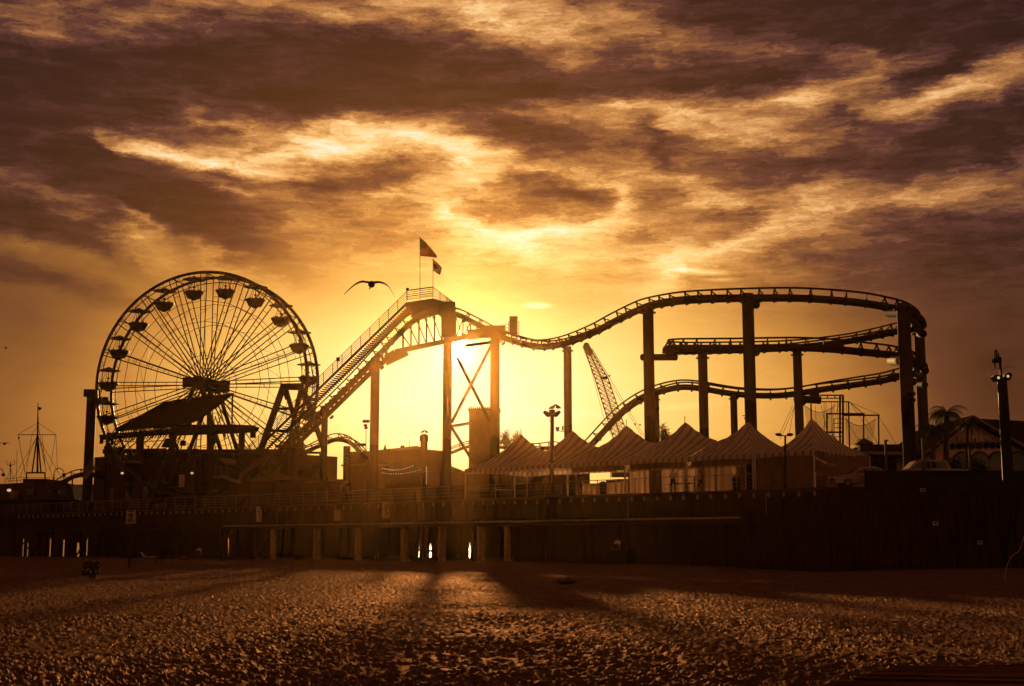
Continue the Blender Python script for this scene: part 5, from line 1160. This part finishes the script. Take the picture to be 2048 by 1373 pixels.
# ================================================================ palms and small trees
def palm(px, pcrown, Y, label, nf=26, ln=2.6, group='palms in front of the gabled hall', seed=1, trunk=.2):
    rnd = random.Random(seed); b = at(px, 985, Y); cr0 = at(px, pcrown, Y); root = empty('palm_tree', Vector((b.x, b.y, DECK)), label, 'palm tree', group)
    MB().tube([Vector((b.x, b.y, DECK)), Vector((b.x + .1, b.y, (DECK + cr0.z) / 2)), cr0], [trunk * 1.2, trunk, trunk * .9], 10).build('trunk', M_BARK, root, smooth=True)
    m_ = MB()
    for i in range(nf):
        az_ = rnd.uniform(0, 2 * math.pi); el_ = rnd.uniform(-.25, 1.25); L_ = ln * rnd.uniform(.75, 1.1); h = Vector((math.cos(az_), math.sin(az_), 0)); pts_ = []
        p_ = Vector(cr0); e = el_
        for k in range(13): pts_.append(p_.copy()); p_ = p_ + (h * math.cos(e) + Vector((0, 0, math.sin(e)))) * L_ / 12; e -= .18
        m_.tube(pts_, [.03 * (1 - k / 15) for k in range(13)], 4)
        for k in range(2, 13):
            d = (pts_[k] - pts_[k - 1]).normalized(); sd_ = d.cross(Vector((0, 0, 1))).normalized()
            for sub_ in range(3):
                c = pts_[k - 1].lerp(pts_[k], sub_ / 3)
                for sg in (-1, 1):
                    l_ = .55 * math.sin(math.pi * (.12 + .8 * k / 13)) * rnd.uniform(.8, 1.2) * ln / 2.6; tip = c + (sd_ * sg * .55 + d * .35 + Vector((0, 0, -.75))).normalized() * l_; w = d * .011
                    n0 = len(m_.v); m_.v += [c - w, c + w, c.lerp(tip, .6) + w * .8, tip]; m_.f.append([n0, n0 + 1, n0 + 2, n0 + 3])
    m_.build('crown', M_LEAF, root); return root
palm(1893, 828, 100, 'tall shaggy palm left of the gabled hall', 36, 2.1, seed=3); palm(1866, 860, 97, 'lower palm with wide fronds between the last coaster column and the hall', 36, 2.0, seed=5, trunk=.2); palm(1935, 850, 104, 'palm whose fronds hang above the first letters of the hall', 14, 1.5, seed=8, trunk=.12)
def bare_tree(px, ytop, ybase, Y, label, seed, n=70, w=18):
    rnd = random.Random(seed); b = at(px, ybase, Y); root = empty('tree', Vector((b.x, b.y, DECK)), label, 'tree'); tr = MB(); tr.tube([Vector((b.x, b.y, DECK)), at(px, ybase, Y)], .14, 8); tr.build('trunk', M_BARK, root); m_ = MB(); lf = MB()
    for i in range(n):
        x = px + rnd.gauss(0, w * .5); y = ybase + (ytop - ybase) * rnd.uniform(.2, 1) * max(.3, 1 - abs(x - px) / (w * 1.4)); a = at(px + rnd.gauss(0, 2), ybase + 4, Y); c = at(x, y, Y + rnd.uniform(-1, 1)); m_.tube([a, a.lerp(c, .5) + Vector((rnd.uniform(-.2, .2), 0, .2)), c], [.035, .025, .012], 4)
        for k in range(16):
            q_ = c + Vector((rnd.gauss(0, .22), rnd.gauss(0, .3), rnd.gauss(0, .2))); s_ = .07; d1 = Vector((rnd.uniform(-1, 1), rnd.uniform(-1, 1), rnd.uniform(-1, 1))).normalized() * s_; d2 = d1.cross(Vector((.3, .5, .8))).normalized() * s_; n0 = len(lf.v); lf.v += [q_ - d1, q_ - d2, q_ + d1, q_ + d2]; lf.f.append([n0, n0 + 1, n0 + 2, n0 + 3])
    m_.build('branches', M_BARK, root); lf.build('crown', M_LEAF, root)
bare_tree(1012, 862, 890, 156, 'small sparse tree right of the tower block', 2, 46, 12); bare_tree(1034, 864, 890, 158, 'small airy tree just behind the leftmost tent peak', 4, 40, 10); bare_tree(1326, 846, 880, 160, 'small tree top behind the tents between two coaster columns', 6, 50, 12)
bare_tree(1728, 880, 900, 125, 'little shrub at the turret of the low store', 9, 24, 9); bare_tree(1905, 915, 960, 96, 'bushy shrub at the foot of the palms', 12, 80, 26); bare_tree(1952, 922, 960, 96, 'rounded shrub before the letters of the hall', 14, 80, 22)
# ================================================================ cars
def car(px, Y, label, kind, L_=4.6, Wd=1.8, H=1.45, rz=0.0):
    b = at(px, 985, Y); o = Vector((b.x, Y, DECK)); root = empty('parked_car' if kind == 'saloon' else 'pickup_truck', o, label, 'car' if kind == 'saloon' else 'pickup truck', None)
    if kind == 'saloon': side = [(-2.3, .35), (-2.32, .62), (-2.22, .80), (-1.6, .93), (-1.15, .97), (-.55, 1.36), (0, 1.46), (.7, 1.44), (1.35, 1.10), (2.1, 1.04), (2.28, .8), (2.3, .35)]; roof = [(-1.05, .98), (-.5, 1.33), (0, 1.42), (.68, 1.40), (1.25, 1.08)]
    else: side = [(-2.9, .5), (-2.92, .95), (-2.82, 1.12), (-1.55, 1.22), (-1.35, 1.25), (-.75, 1.84), (-.2, 1.92), (1.25, 1.92), (1.42, 1.82), (1.6, 1.28), (2.9, 1.26), (2.92, .55)]; roof = [(-1.22, 1.28), (-.68, 1.80), (.1, 1.85), (1.2, 1.85), (1.45, 1.3)]
    k = len(side); bd = MB(); secs = [(-1, .0), (-.93, 1), (.93, 1), (1, .0)]
    for sgy, full in secs:
        for x, z in side:
            zz = z; inset = 1 - .14 * max(0, (z - (.95 if kind == 'saloon' else 1.25))) / .5
            y_ = sgy * Wd / 2 * (inset if full else inset * 1.0); bd.v.append(o + Vector((x * (1 if full else .985), y_, zz * (1 if full else .985) + (0 if full else .01))))
    for i in range(3):
        for j in range(k): j2 = (j + 1) % k; bd.f.append([i * k + j, i * k + j2, (i + 1) * k + j2, (i + 1) * k + j])
    bd.f.append(list(range(k))[::-1]); bd.f.append([3 * k + j for j in range(k)]); bd.build('body', M_CAR, root, smooth=True)
    for sgy in (-1, 1):
        y_ = sgy * Wd * .447; g = MB(); pts_ = [o + Vector((x, y_ + sgy * .06, z)) for x, z in roof]; g.poly([pts_[0] + Vector((.12, 0, .04))] + [p_ - Vector((0, 0, .07)) for p_ in pts_[1:-1]] + [pts_[-1] + Vector((-.08, 0, .04))], .03, (0, sgy, 0)); g.build('side_window', M_GLASS, root)
        xm = .1 if kind == 'saloon' else .2; MB().box(o + Vector((xm, y_ + sgy * .10, 1.2 if kind == 'saloon' else 1.55)), (.09, .05, .42 if kind == 'saloon' else .55)).build('door_pillar', M_CAR, root)
    w0, w1 = (roof[0], roof[1]); MB().poly([o + Vector((w0[0] - .06, -Wd * .4, w0[1] + .03)), o + Vector((w0[0] - .06, Wd * .4, w0[1] + .03)), o + Vector((w1[0] - .06, Wd * .36, w1[1] + .03)), o + Vector((w1[0] - .06, -Wd * .36, w1[1] + .03))], .02, (-.7, 0, .7)).build('windscreen', M_GLASS, root)
    wx = 1.4 if kind == 'saloon' else 1.85
    for x in (-wx, wx):
        for sgy in (-1, 1):
            r_ = .32 if kind == 'saloon' else .39; c = o + Vector((x, sgy * (Wd / 2 - .1), r_)); w = MB().cyl(c - Vector((0, .11, 0)), c + Vector((0, .11, 0)), r_, 20).build('wheel', M_BLACK, root, smooth=True); MB().cyl(c + Vector((0, sgy * .10, 0)), c + Vector((0, sgy * .125, 0)), r_ * .6, 14).build('rim', M_RAIL, w)
    xf = side[1][0]; zf = .70 if kind == 'saloon' else 1.0
    for sgy in (-1, 1): MB().ell(o + Vector((xf + .1, sgy * Wd * .36, zf)), (.13, .22, .1)).build('headlight', M_WHITE, root, smooth=True)
    MB().box(o + Vector((xf + .06, 0, zf - .05)), (.12, .9, .16)).build('grille', M_BLACK, root); MB().box(o + Vector((-.75 if kind == 'saloon' else -.95, -Wd / 2 - .08, 1.02 if kind == 'saloon' else 1.32)), (.14, .18, .13)).build('door_mirror', M_CAR, root)
    return root
car(1731, 93.0, 'dark saloon car parked nose left with its hood catching the light', 'saloon'); car(1850, 92.6, 'dark pickup truck with its pale roof line parked behind the parapet', 'pickup', Wd=2.0)
# ================================================================ signs
def panel(px0, py0, px1, py1, Y, label, name='sign', post=None, marks=None, cat='sign', ly=.05, ang=0, facemat=None):
    c = at((px0 + px1) / 2, (py0 + py1) / 2, Y); w = (px1 - px0) * Y / F; h = (py1 - py0) * Y / F
    root = empty(name, Vector((c.x, c.y, 0 if post else c.z)), label, cat); b = MB().box(c, (w, .04, h), rz=ang).build('panel', facemat or M_SIGN, root)
    if marks: marks(root, c, w, h, Matrix.Rotation(ang, 3, 'Z'))
    if post: MB().bar(Vector((c.x, c.y + .08, -.4)), Vector((c.x, c.y + .08, c.z + h / 2)), post).build('post', M_WOOD, root)
    return root
def m_notice(root, c, w, h, Rz):
    m_ = MB(); f = lambda x, z: c + Rz @ Vector((x * w / 2, -.03, z * h / 2)); m_.tube([f(.42 * math.cos(t_), .15 + .30 * math.sin(t_)) for t_ in np.linspace(0, 2 * math.pi, 20)], .03, 5); m_.tube([f(-.28, .33), f(.28, -.03)], .03, 5); m_.tube([f(-.1, .05), f(.05, .25), f(.2, .1)], .035, 5); m_.build('pictogram', M_BLACK, root)
    m_ = MB()
    for i, (z, l_) in enumerate(((-.34, .6), (-.48, .7), (-.62, .66), (-.76, .5), (.85, .7), (.70, .6))): 
        x = -l_
        while x < l_: ww = .08 + .1 * ((i * 7 + int(x * 31)) % 3) / 2; m_.bar(f(x, z), f(min(x + ww, l_), z), .02, .05); x += ww + .06
    m_.build('lettering', M_BLACK, root); fr_ = MB()
    for a, b in (((-1, -1), (1, -1)), ((1, -1), (1, 1)), ((1, 1), (-1, 1)), ((-1, 1), (-1, -1))): fr_.bar(f(*a), f(*b), .03)
    fr_.build('frame', M_DARK, root)
def m_figure(root, c, w, h, Rz):
    m_ = MB(); f = lambda x, z: c + Rz @ Vector((x * w / 2, -.035, z * h / 2)); m_.ell(f(.1, .5), (.06, .02, .06), 8, 6)
    for a, b in (((.1, .4), (.0, 0)), ((.05, .3), (-.4, .1)), ((.05, .3), (.45, .35)), ((0, 0), (.3, -.35)), ((0, 0), (-.2, -.5)), ((.3, -.35), (.1, -.6)), ((-.6, .85), (.6, -.85))): m_.tube([f(*a), f(*b)], .022, 5)
    m_.build('pictogram', M_BLACK, root)
angp = math.atan2(PU.y, PU.x)
def front_Y(px, o=-.1): s = front_px(px, o); return pier(s, o).y
panel(252, 1020, 272, 1047.5, 82, 'framed notice sign with a round prohibition symbol on a tall post in the sand', 'notice_sign', .14, m_notice)
panel(513, 1014, 525, 1044, front_Y(519) - .1, 'tall pale sign panel on the pier edge, leftmost of three', marks=m_figure, facemat=M_WHITE); panel(764, 1004.5, 780, 1036.5, front_Y(772) - .1, 'tall pale sign panel on the pier edge near the column in front of the sun', marks=m_figure)
def m_lines(root, c, w, h, Rz):
    m_ = MB()
    for z in (.7, .45, .2, -.05, -.3, -.55, -.8): 
        x = -.75
        while x < .7: ww = random.uniform(.1, .3); m_.bar(c + Vector((x * w / 2, -.03, z * h / 2)), c + Vector((min(x + ww, .75) * w / 2, -.03, z * h / 2)), .015, .045); x += ww + .1
    m_.build('lettering', M_BLACK, root)
panel(668, 1020.5, 682, 1041.5, front_Y(675) - .1, 'small square sign with lines of writing on the pier edge', marks=m_lines)
panel(358, 950, 369, 975, pier(front_px(363, 4), 4).y, 'narrow vertical sign on a pole before the restaurant', marks=m_lines, facemat=M_SIGN)
panel(681, 973, 697, 984, 126.0, 'small pale sign hanging behind the rail right of the lift hill', marks=m_lines)
def m_small(root, c, w, h, Rz):
    m_ = MB(); m_.bar(c + Vector((-.28 * w, -.03, .22 * h)), c + Vector((.28 * w, -.03, .22 * h)), .02, .07); m_.bar(c + Vector((-.3 * w, -.03, -.1 * h)), c + Vector((.3 * w, -.03, -.1 * h)), .02, .09); m_.build('lettering', M_BLACK, root)
panel(1841, 977, 1850, 984, 90.7 - .1, 'tiny white plate high on the dark wall under the pickup', marks=m_small); panel(1866, 1044, 1876, 1051, 90.5, 'tiny white plate on the dark wall, middle of three', marks=m_small); panel(1955.5, 1082, 1964, 1089, 90.4, 'tiny dim plate on the dark wall, lowest and furthest right', marks=m_small)
# ================================================================ people and beach things
fp2 = pier(front_px(1345, 1.1), 1.1, DECK); person(fp2, R(178), 'lean', 1.78, M_CLOTH_W, M_CLOTH_D, True, 'person in a pale shirt and cap leaning at the pier rail')
p2 = pier(front_px(1398, 1.6), 1.6, DECK); person(p2, R(90), 'walk', 1.60, M_CLOTH_W, M_CLOTH_D, False, 'person in a pale top walking behind the rail right of the one in the cap')
p3 = pier(front_px(1066, 1.5), 1.5, DECK); person(p3, R(200), 'stand', 1.75, M_CLOTH_D, M_CLOTH_D, False, 'dark clothed person standing behind the rail right of the floodlight pole')
p3 = pier(front_px(1160, 1.5), 1.5, DECK); person(p3, R(20), 'lean', 1.7, material('tan_cloth', (.22, .14, .09), None, 8, .9), M_CLOTH_D, False, 'tan clothed person behind the rail by the second tent')
p3 = pier(front_px(1088, 2.0), 2.0, DECK); person(p3, R(150), 'walk', 1.68, material('grey_cloth', (.12, .08, .07), None, 8, .9), M_CLOTH_D, False, 'grey clothed person walking just left of the second tent pole')
p3 = pier(front_px(640, 1.4), 1.4, DECK); person(p3, R(180), 'lean', 1.72, M_CLOTH_D, M_CLOTH_D, False, 'dark clothed person leaning at the rail below the lift hill')
for px, lab in ((700, 'dark litter bin by the rail left of the first big column'), (1205, 'dark litter bin by the rail before the third tent'), (1470, 'dark litter bin by the rail near the tall middle column')):
    q_ = pier(front_px(px, 1.0), 1.0, DECK); lb_ = empty('litter_bin', q_, lab, 'bin'); MB().tube([q_, q_ + Vector((0, 0, .85))], [.26, .30], 14).build('bin_body', M_DARK, lb_, smooth=True); m_ = MB(); m_.tube([q_ + Vector((0, 0, .86)), q_ + Vector((0, 0, .95)), q_ + Vector((0, 0, 1.08))], [.32, .31, .14], 14); m_.build('lid', M_COL, lb_, smooth=True)
g1 = gnd(391, 1121.5, .0); pb = person(Vector((g1.x, g1.y, 0)), R(-70), 'bend', 1.7, M_CLOTH_W, M_CLOTH_D, False, 'person in a pale shirt bending forward on the sand before the dark pier')
# bag beside them
bg_ = gnd(367, 1121, .0); bt = empty('beach_bag', Vector((bg_.x, bg_.y, 0)), 'small reddish bag lying beside the bending person', 'bag'); MB().ell(Vector((bg_.x, bg_.y, .2)), (.38, .22, .24), 12, 8).build('bag_body', material('red_cloth', (.12, .03, .02), None, 8, .9), bt, smooth=True); MB().tube([Vector((bg_.x + .3 * math.cos(t_), bg_.y, .33 + .22 * math.sin(t_))) for t_ in np.linspace(0, math.pi, 8)], .02, 5).build('handle', M_DARK, bt)
def sit(px, py, label, top, rz): q_ = gnd(px, py, 0); q_.z = 0; return person(q_, rz, 'stand' if 0 else 'sit', 1.75, top, M_CLOTH_D, False, label)
sit(186, 1157, 'seated dark figure on the sand in the left foreground, the one nearer the notice sign', M_CLOTH_D, R(10)); sit(172, 1152, 'seated dark figure on the sand in the left foreground, left one of the pair', material('maroon_cloth', (.05, .012, .012), None, 8, .9), R(-20))
# stroller / cart shape at (325, 1105)
st = gnd(325, 1127, 0); st.z = 0; bc = empty('beach_cart', st, 'dark two-wheeled beach cart at the edge of the pier shadow', 'cart'); k = 1
for x in (-.25, .55):
    w = MB().tube([st + Vector((x + .26 * math.cos(t_), -.25, .26 + .26 * math.sin(t_))) for t_ in np.linspace(0, 2 * math.pi, 18)], .03, 6, cap=False).build('wheel', M_BLACK, bc); MB().cyl(st + Vector((x, -.3, .26)), st + Vector((x, -.2, .26)), .05, 8).build('wheel_hub', M_RAIL, w)
m_ = MB(); m_.box(st + Vector((.1, 0, .5)), (1.1, .55, .32)); m_.tube([st + Vector((.65, 0, .5)), st + Vector((1.05, 0, .95)), st + Vector((1.15, 0, 1.0))], .025, 6); m_.build('cart_body', M_DARK, bc)
m_ = MB(); sq = gnd(300, 1119.5, .0); bn = empty('beach_lounger', Vector((sq.x, sq.y, 0)), 'low pale-framed lounger on the sand left of the beach cart', 'lounger'); m_.box(Vector((sq.x, sq.y, .28)), (1.25, .5, .05)); m_.bar(Vector((sq.x - .6, sq.y, .28)), Vector((sq.x - .95, sq.y, .75)), .5, .04); m_.build('seat', M_WHITE, bn); m_ = MB()
for dx in (-.5, .5): m_.bar(Vector((sq.x + dx, sq.y, 0)), Vector((sq.x + dx, sq.y, .28)), .05)
m_.build('legs', M_DARK, bn)
# roof terrace guests
protoP = [person((0, 0, -50), 0, 'stand', 1.72, None, None, False, 'x'), person((0, 0, -50), 0, 'lean', 1.70, None, None, False, 'x')]
spots = [(212, 165.0, 'guest in dark clothes at the far left corner of the restaurant roof terrace', 888), (247, 163, 'roof terrace guest right of the first terrace post', 897), (262, 162, 'roof terrace guest between the first and second posts', 896), (297, 160, 'roof terrace guest just right of the second post', 892), (328, 157.5, 'roof terrace guest just left of the central post', 896), (355, 155.5, 'guest with light behind just right of the central post', 892), (376, 155, 'roof terrace guest looking out beside the hanging speaker', 893), (389, 154.5, 'roof terrace guest alone in the bright gap', 894), (472, 149.5, 'rightmost roof terrace guest beside the last post', 897)]
for i, (px, Y, lab, ty) in enumerate(spots):
    o_ = protoP[i % 2] if i < 2 else copy_tree(protoP[i % 2]); tp_ = at(px, ty, Y); o_.location = (tp_.x, tp_.y, tp_.z - 1.72); o_.rotation_euler.z = R(random.uniform(0, 360)); o_['label'] = lab; o_['group'] = 'guests on the restaurant roof terrace'
# statue-like pale figure by the wall footing
q_ = pier(front_px(1243), -.6, 1.1); person(q_ + Vector((0, 0, 0)), R(150), 'sit', 1.7, M_CLOTH_W, M_CLOTH_D, False, 'person in a pale top sitting on the dark footing against the timber wall')
# ================================================================ flying gulls
def gull_fly(px, py, Y, wpts, label, sc=1.0, body=True):
    root = empty('flying_gull', at(px, py, Y), label, 'gull'); u_ = Y / F
    def loft(pts_, name):
        m_ = MB(); n = len(pts_)
        cs = [Vector(p) for p in catmull([tuple(at(x, y, Y)) for x, y, c in pts_], 4)]; ch_ = np.interp(np.linspace(0, n - 1, len(cs)), range(n), [c for _, _, c in pts_])
        for p, c in zip(cs, ch_):
            c *= u_; m_.v += [p + Vector((0, -c * .5, .12 * c)), p + Vector((0, -c * .15, .10 * c + .012)), p + Vector((0, c * .5, -.06 * c)), p + Vector((0, -c * .15, -.05 * c - .008))]
        for i in range(len(cs) - 1):
            for j in range(4): a = i * 4 + j; b = i * 4 + (j + 1) % 4; m_.f.append([a, b, b + 4, a + 4])
        m_.f.append([3, 2, 1, 0]); q0 = (len(cs) - 1) * 4; m_.f.append([q0, q0 + 1, q0 + 2, q0 + 3]); m_.build(name, M_GULL, root, smooth=True)
    for w in wpts: loft(w, 'wing')
    c = at(px, py, Y); m_ = MB(); m_.tube([c + Vector((-.03 * sc, .32 * sc, .02)), c + Vector((-.01, .18 * sc, .01)), c, c + Vector((.02, -.14 * sc, .0)), c + Vector((.05 * sc, -.24 * sc, -.02 * sc)), c + Vector((.075 * sc, -.30 * sc, -.045 * sc))], [.02 * sc, .06 * sc, .098 * sc, .085 * sc, .055 * sc, .03 * sc], 10); m_.build('body', M_GULL, root, smooth=True)
    MB().tube([c + Vector((.07 * sc, -.30 * sc, -.045 * sc)), c + Vector((.10 * sc, -.36 * sc, -.085 * sc))], [.018 * sc, .006 * sc], 6).build('beak', M_YEL, root)
    m_ = MB(); m_.tube([c + Vector((-.02, 0, -.07 * sc)), c + Vector((-.055 * sc, .05, -.13 * sc))], .01 * sc, 5); m_.tube([c + Vector((-.04, .05, -.07 * sc)), c + Vector((-.08 * sc, .1, -.12 * sc))], .01 * sc, 5); m_.build('feet', M_DARK, root)
gull_fly(743, 569.5, 37, [[(741, 566.5, 13), (733, 565, 13), (724, 564, 12), (713, 568, 9), (700, 578, 6), (688, 590, 1.5)], [(745, 566.5, 13), (756, 565, 13), (767, 567, 12), (776, 573, 9), (784, 584, 6), (790, 596, 1.5)]], 'large gull gliding left of the coaster crest with bowed wings')
gull_fly(9, 888, 100, [[(9, 887.5, 5), (3, 886.5, 4), (-3, 887.5, 2)], [(9, 887.5, 5), (15, 886.5, 4), (21, 888, 1.5)]], 'small far gull at the left edge above the ship mast')
gull_fly(12, 697, 140, [[(12, 696.5, 4), (9, 695, 3), (7, 696, 1)], [(12, 696.5, 4), (15, 695, 3), (18, 696, 1)]], 'tiny distant gull high at the left edge')
# dry reeds leaning at the right edge
def reed(pts_, Y, label):
    P_ = [at(x, y, Y) for x, y in pts_]; g_ = gnd(pts_[0][0], pts_[0][1], 0); o_ = MB().tube([Vector(p) for p in catmull([tuple(p) for p in P_], 5)], .010, 5).build('reed', M_SIGN, loc=P_[0]); tag(o_, label, 'reed')
YG = gnd(2009, 1160, 0).y
reed([(2009, 1162), (2012, 1140), (2018, 1122), (2027, 1110), (2036, 1104), (2042, 1095), (2046, 1080), (2052, 1062)], YG, 'long bent dry reed standing in the sand near the right edge')
reed([(2040, 1310), (2043, 1285), (2046, 1260), (2050, 1225)], gnd(2040, 1312, 0).y, 'short pale reed cut by the right edge above the boardwalk')
# litter scraps on the sand
for x, y, lab in ((259, 1249, 'bright scrap of litter lying on the sand in the left foreground'), (1133, 1163, 'dark driftwood lump on the sand below the tents')):
    q_ = gnd(x, y, .05); m_ = MB(); 
    if x < 500: m_.poly([q_ + Vector(v_) for v_ in ((-.04, 0, 0), (.03, -.02, .01), (.045, .02, .06), (.0, .02, .09), (-.05, .01, .05))], .03, (0, 1, .2))
    else: m_.ell(q_, (.42, .25, .12), 10, 6); m_.ell(q_ + Vector((.1, 0, .07)), (.16, .12, .1), 8, 6)
    tag(m_.build('litter_scrap' if x < 500 else 'driftwood', M_WHITE if x < 500 else M_BARK, loc=q_), lab, 'litter' if x < 500 else 'driftwood')
# string lights of the fairground (lit bulbs)
slt = empty('string_lights', at(765, 940, 150), 'strings of tiny lit bulbs sagging between the big column and the chimney', 'string lights')
m_ = MB(); w_ = MB()
for (x0, y0, x1, y1, sg, n) in ((765, 937, 826, 932, 6, 18), (763, 946, 840, 940, 5, 16), (853, 935, 853, 968, 0, 12)):
    pts_ = [at(x0 + (x1 - x0) * i / n, y0 + (y1 - y0) * i / n + sg * math.sin(math.pi * i / n), 150 if sg else 133) for i in range(n + 1)]; w_.tube(pts_, .012, 4)
    for p_ in pts_: m_.ell(p_, (.05, .05, .05), 6, 4)
w_.build('wire', M_DARK, slt); m_.build('bulbs', M_BULB, slt)
# ================================================================ haze
hz = MB().box((0, 4000 / 2 - 300, 22), (5200, 4400, 58)) if False else MB().box((0, 0, 15.5), (3100, 3100, 41))
hm = bpy.data.materials.new('haze'); hm.use_nodes = True; t = hm.node_tree; t.nodes.remove(t.nodes['Principled BSDF']); vol = t.nodes.new('ShaderNodeVolumePrincipled')
vol.inputs['Color'].default_value = (1, .55, .16, 1); vol.inputs['Density'].default_value = .00005; vol.inputs['Anisotropy'].default_value = .95; t.links.new(vol.outputs[0], t.nodes['Material Output'].inputs['Volume'])
ho = hz.build('haze', hm, loc=(0, 0, 0)); tag(ho, 'warm haze in the evening air', 'haze', kind='stuff'); ho.display_type = 'WIRE'
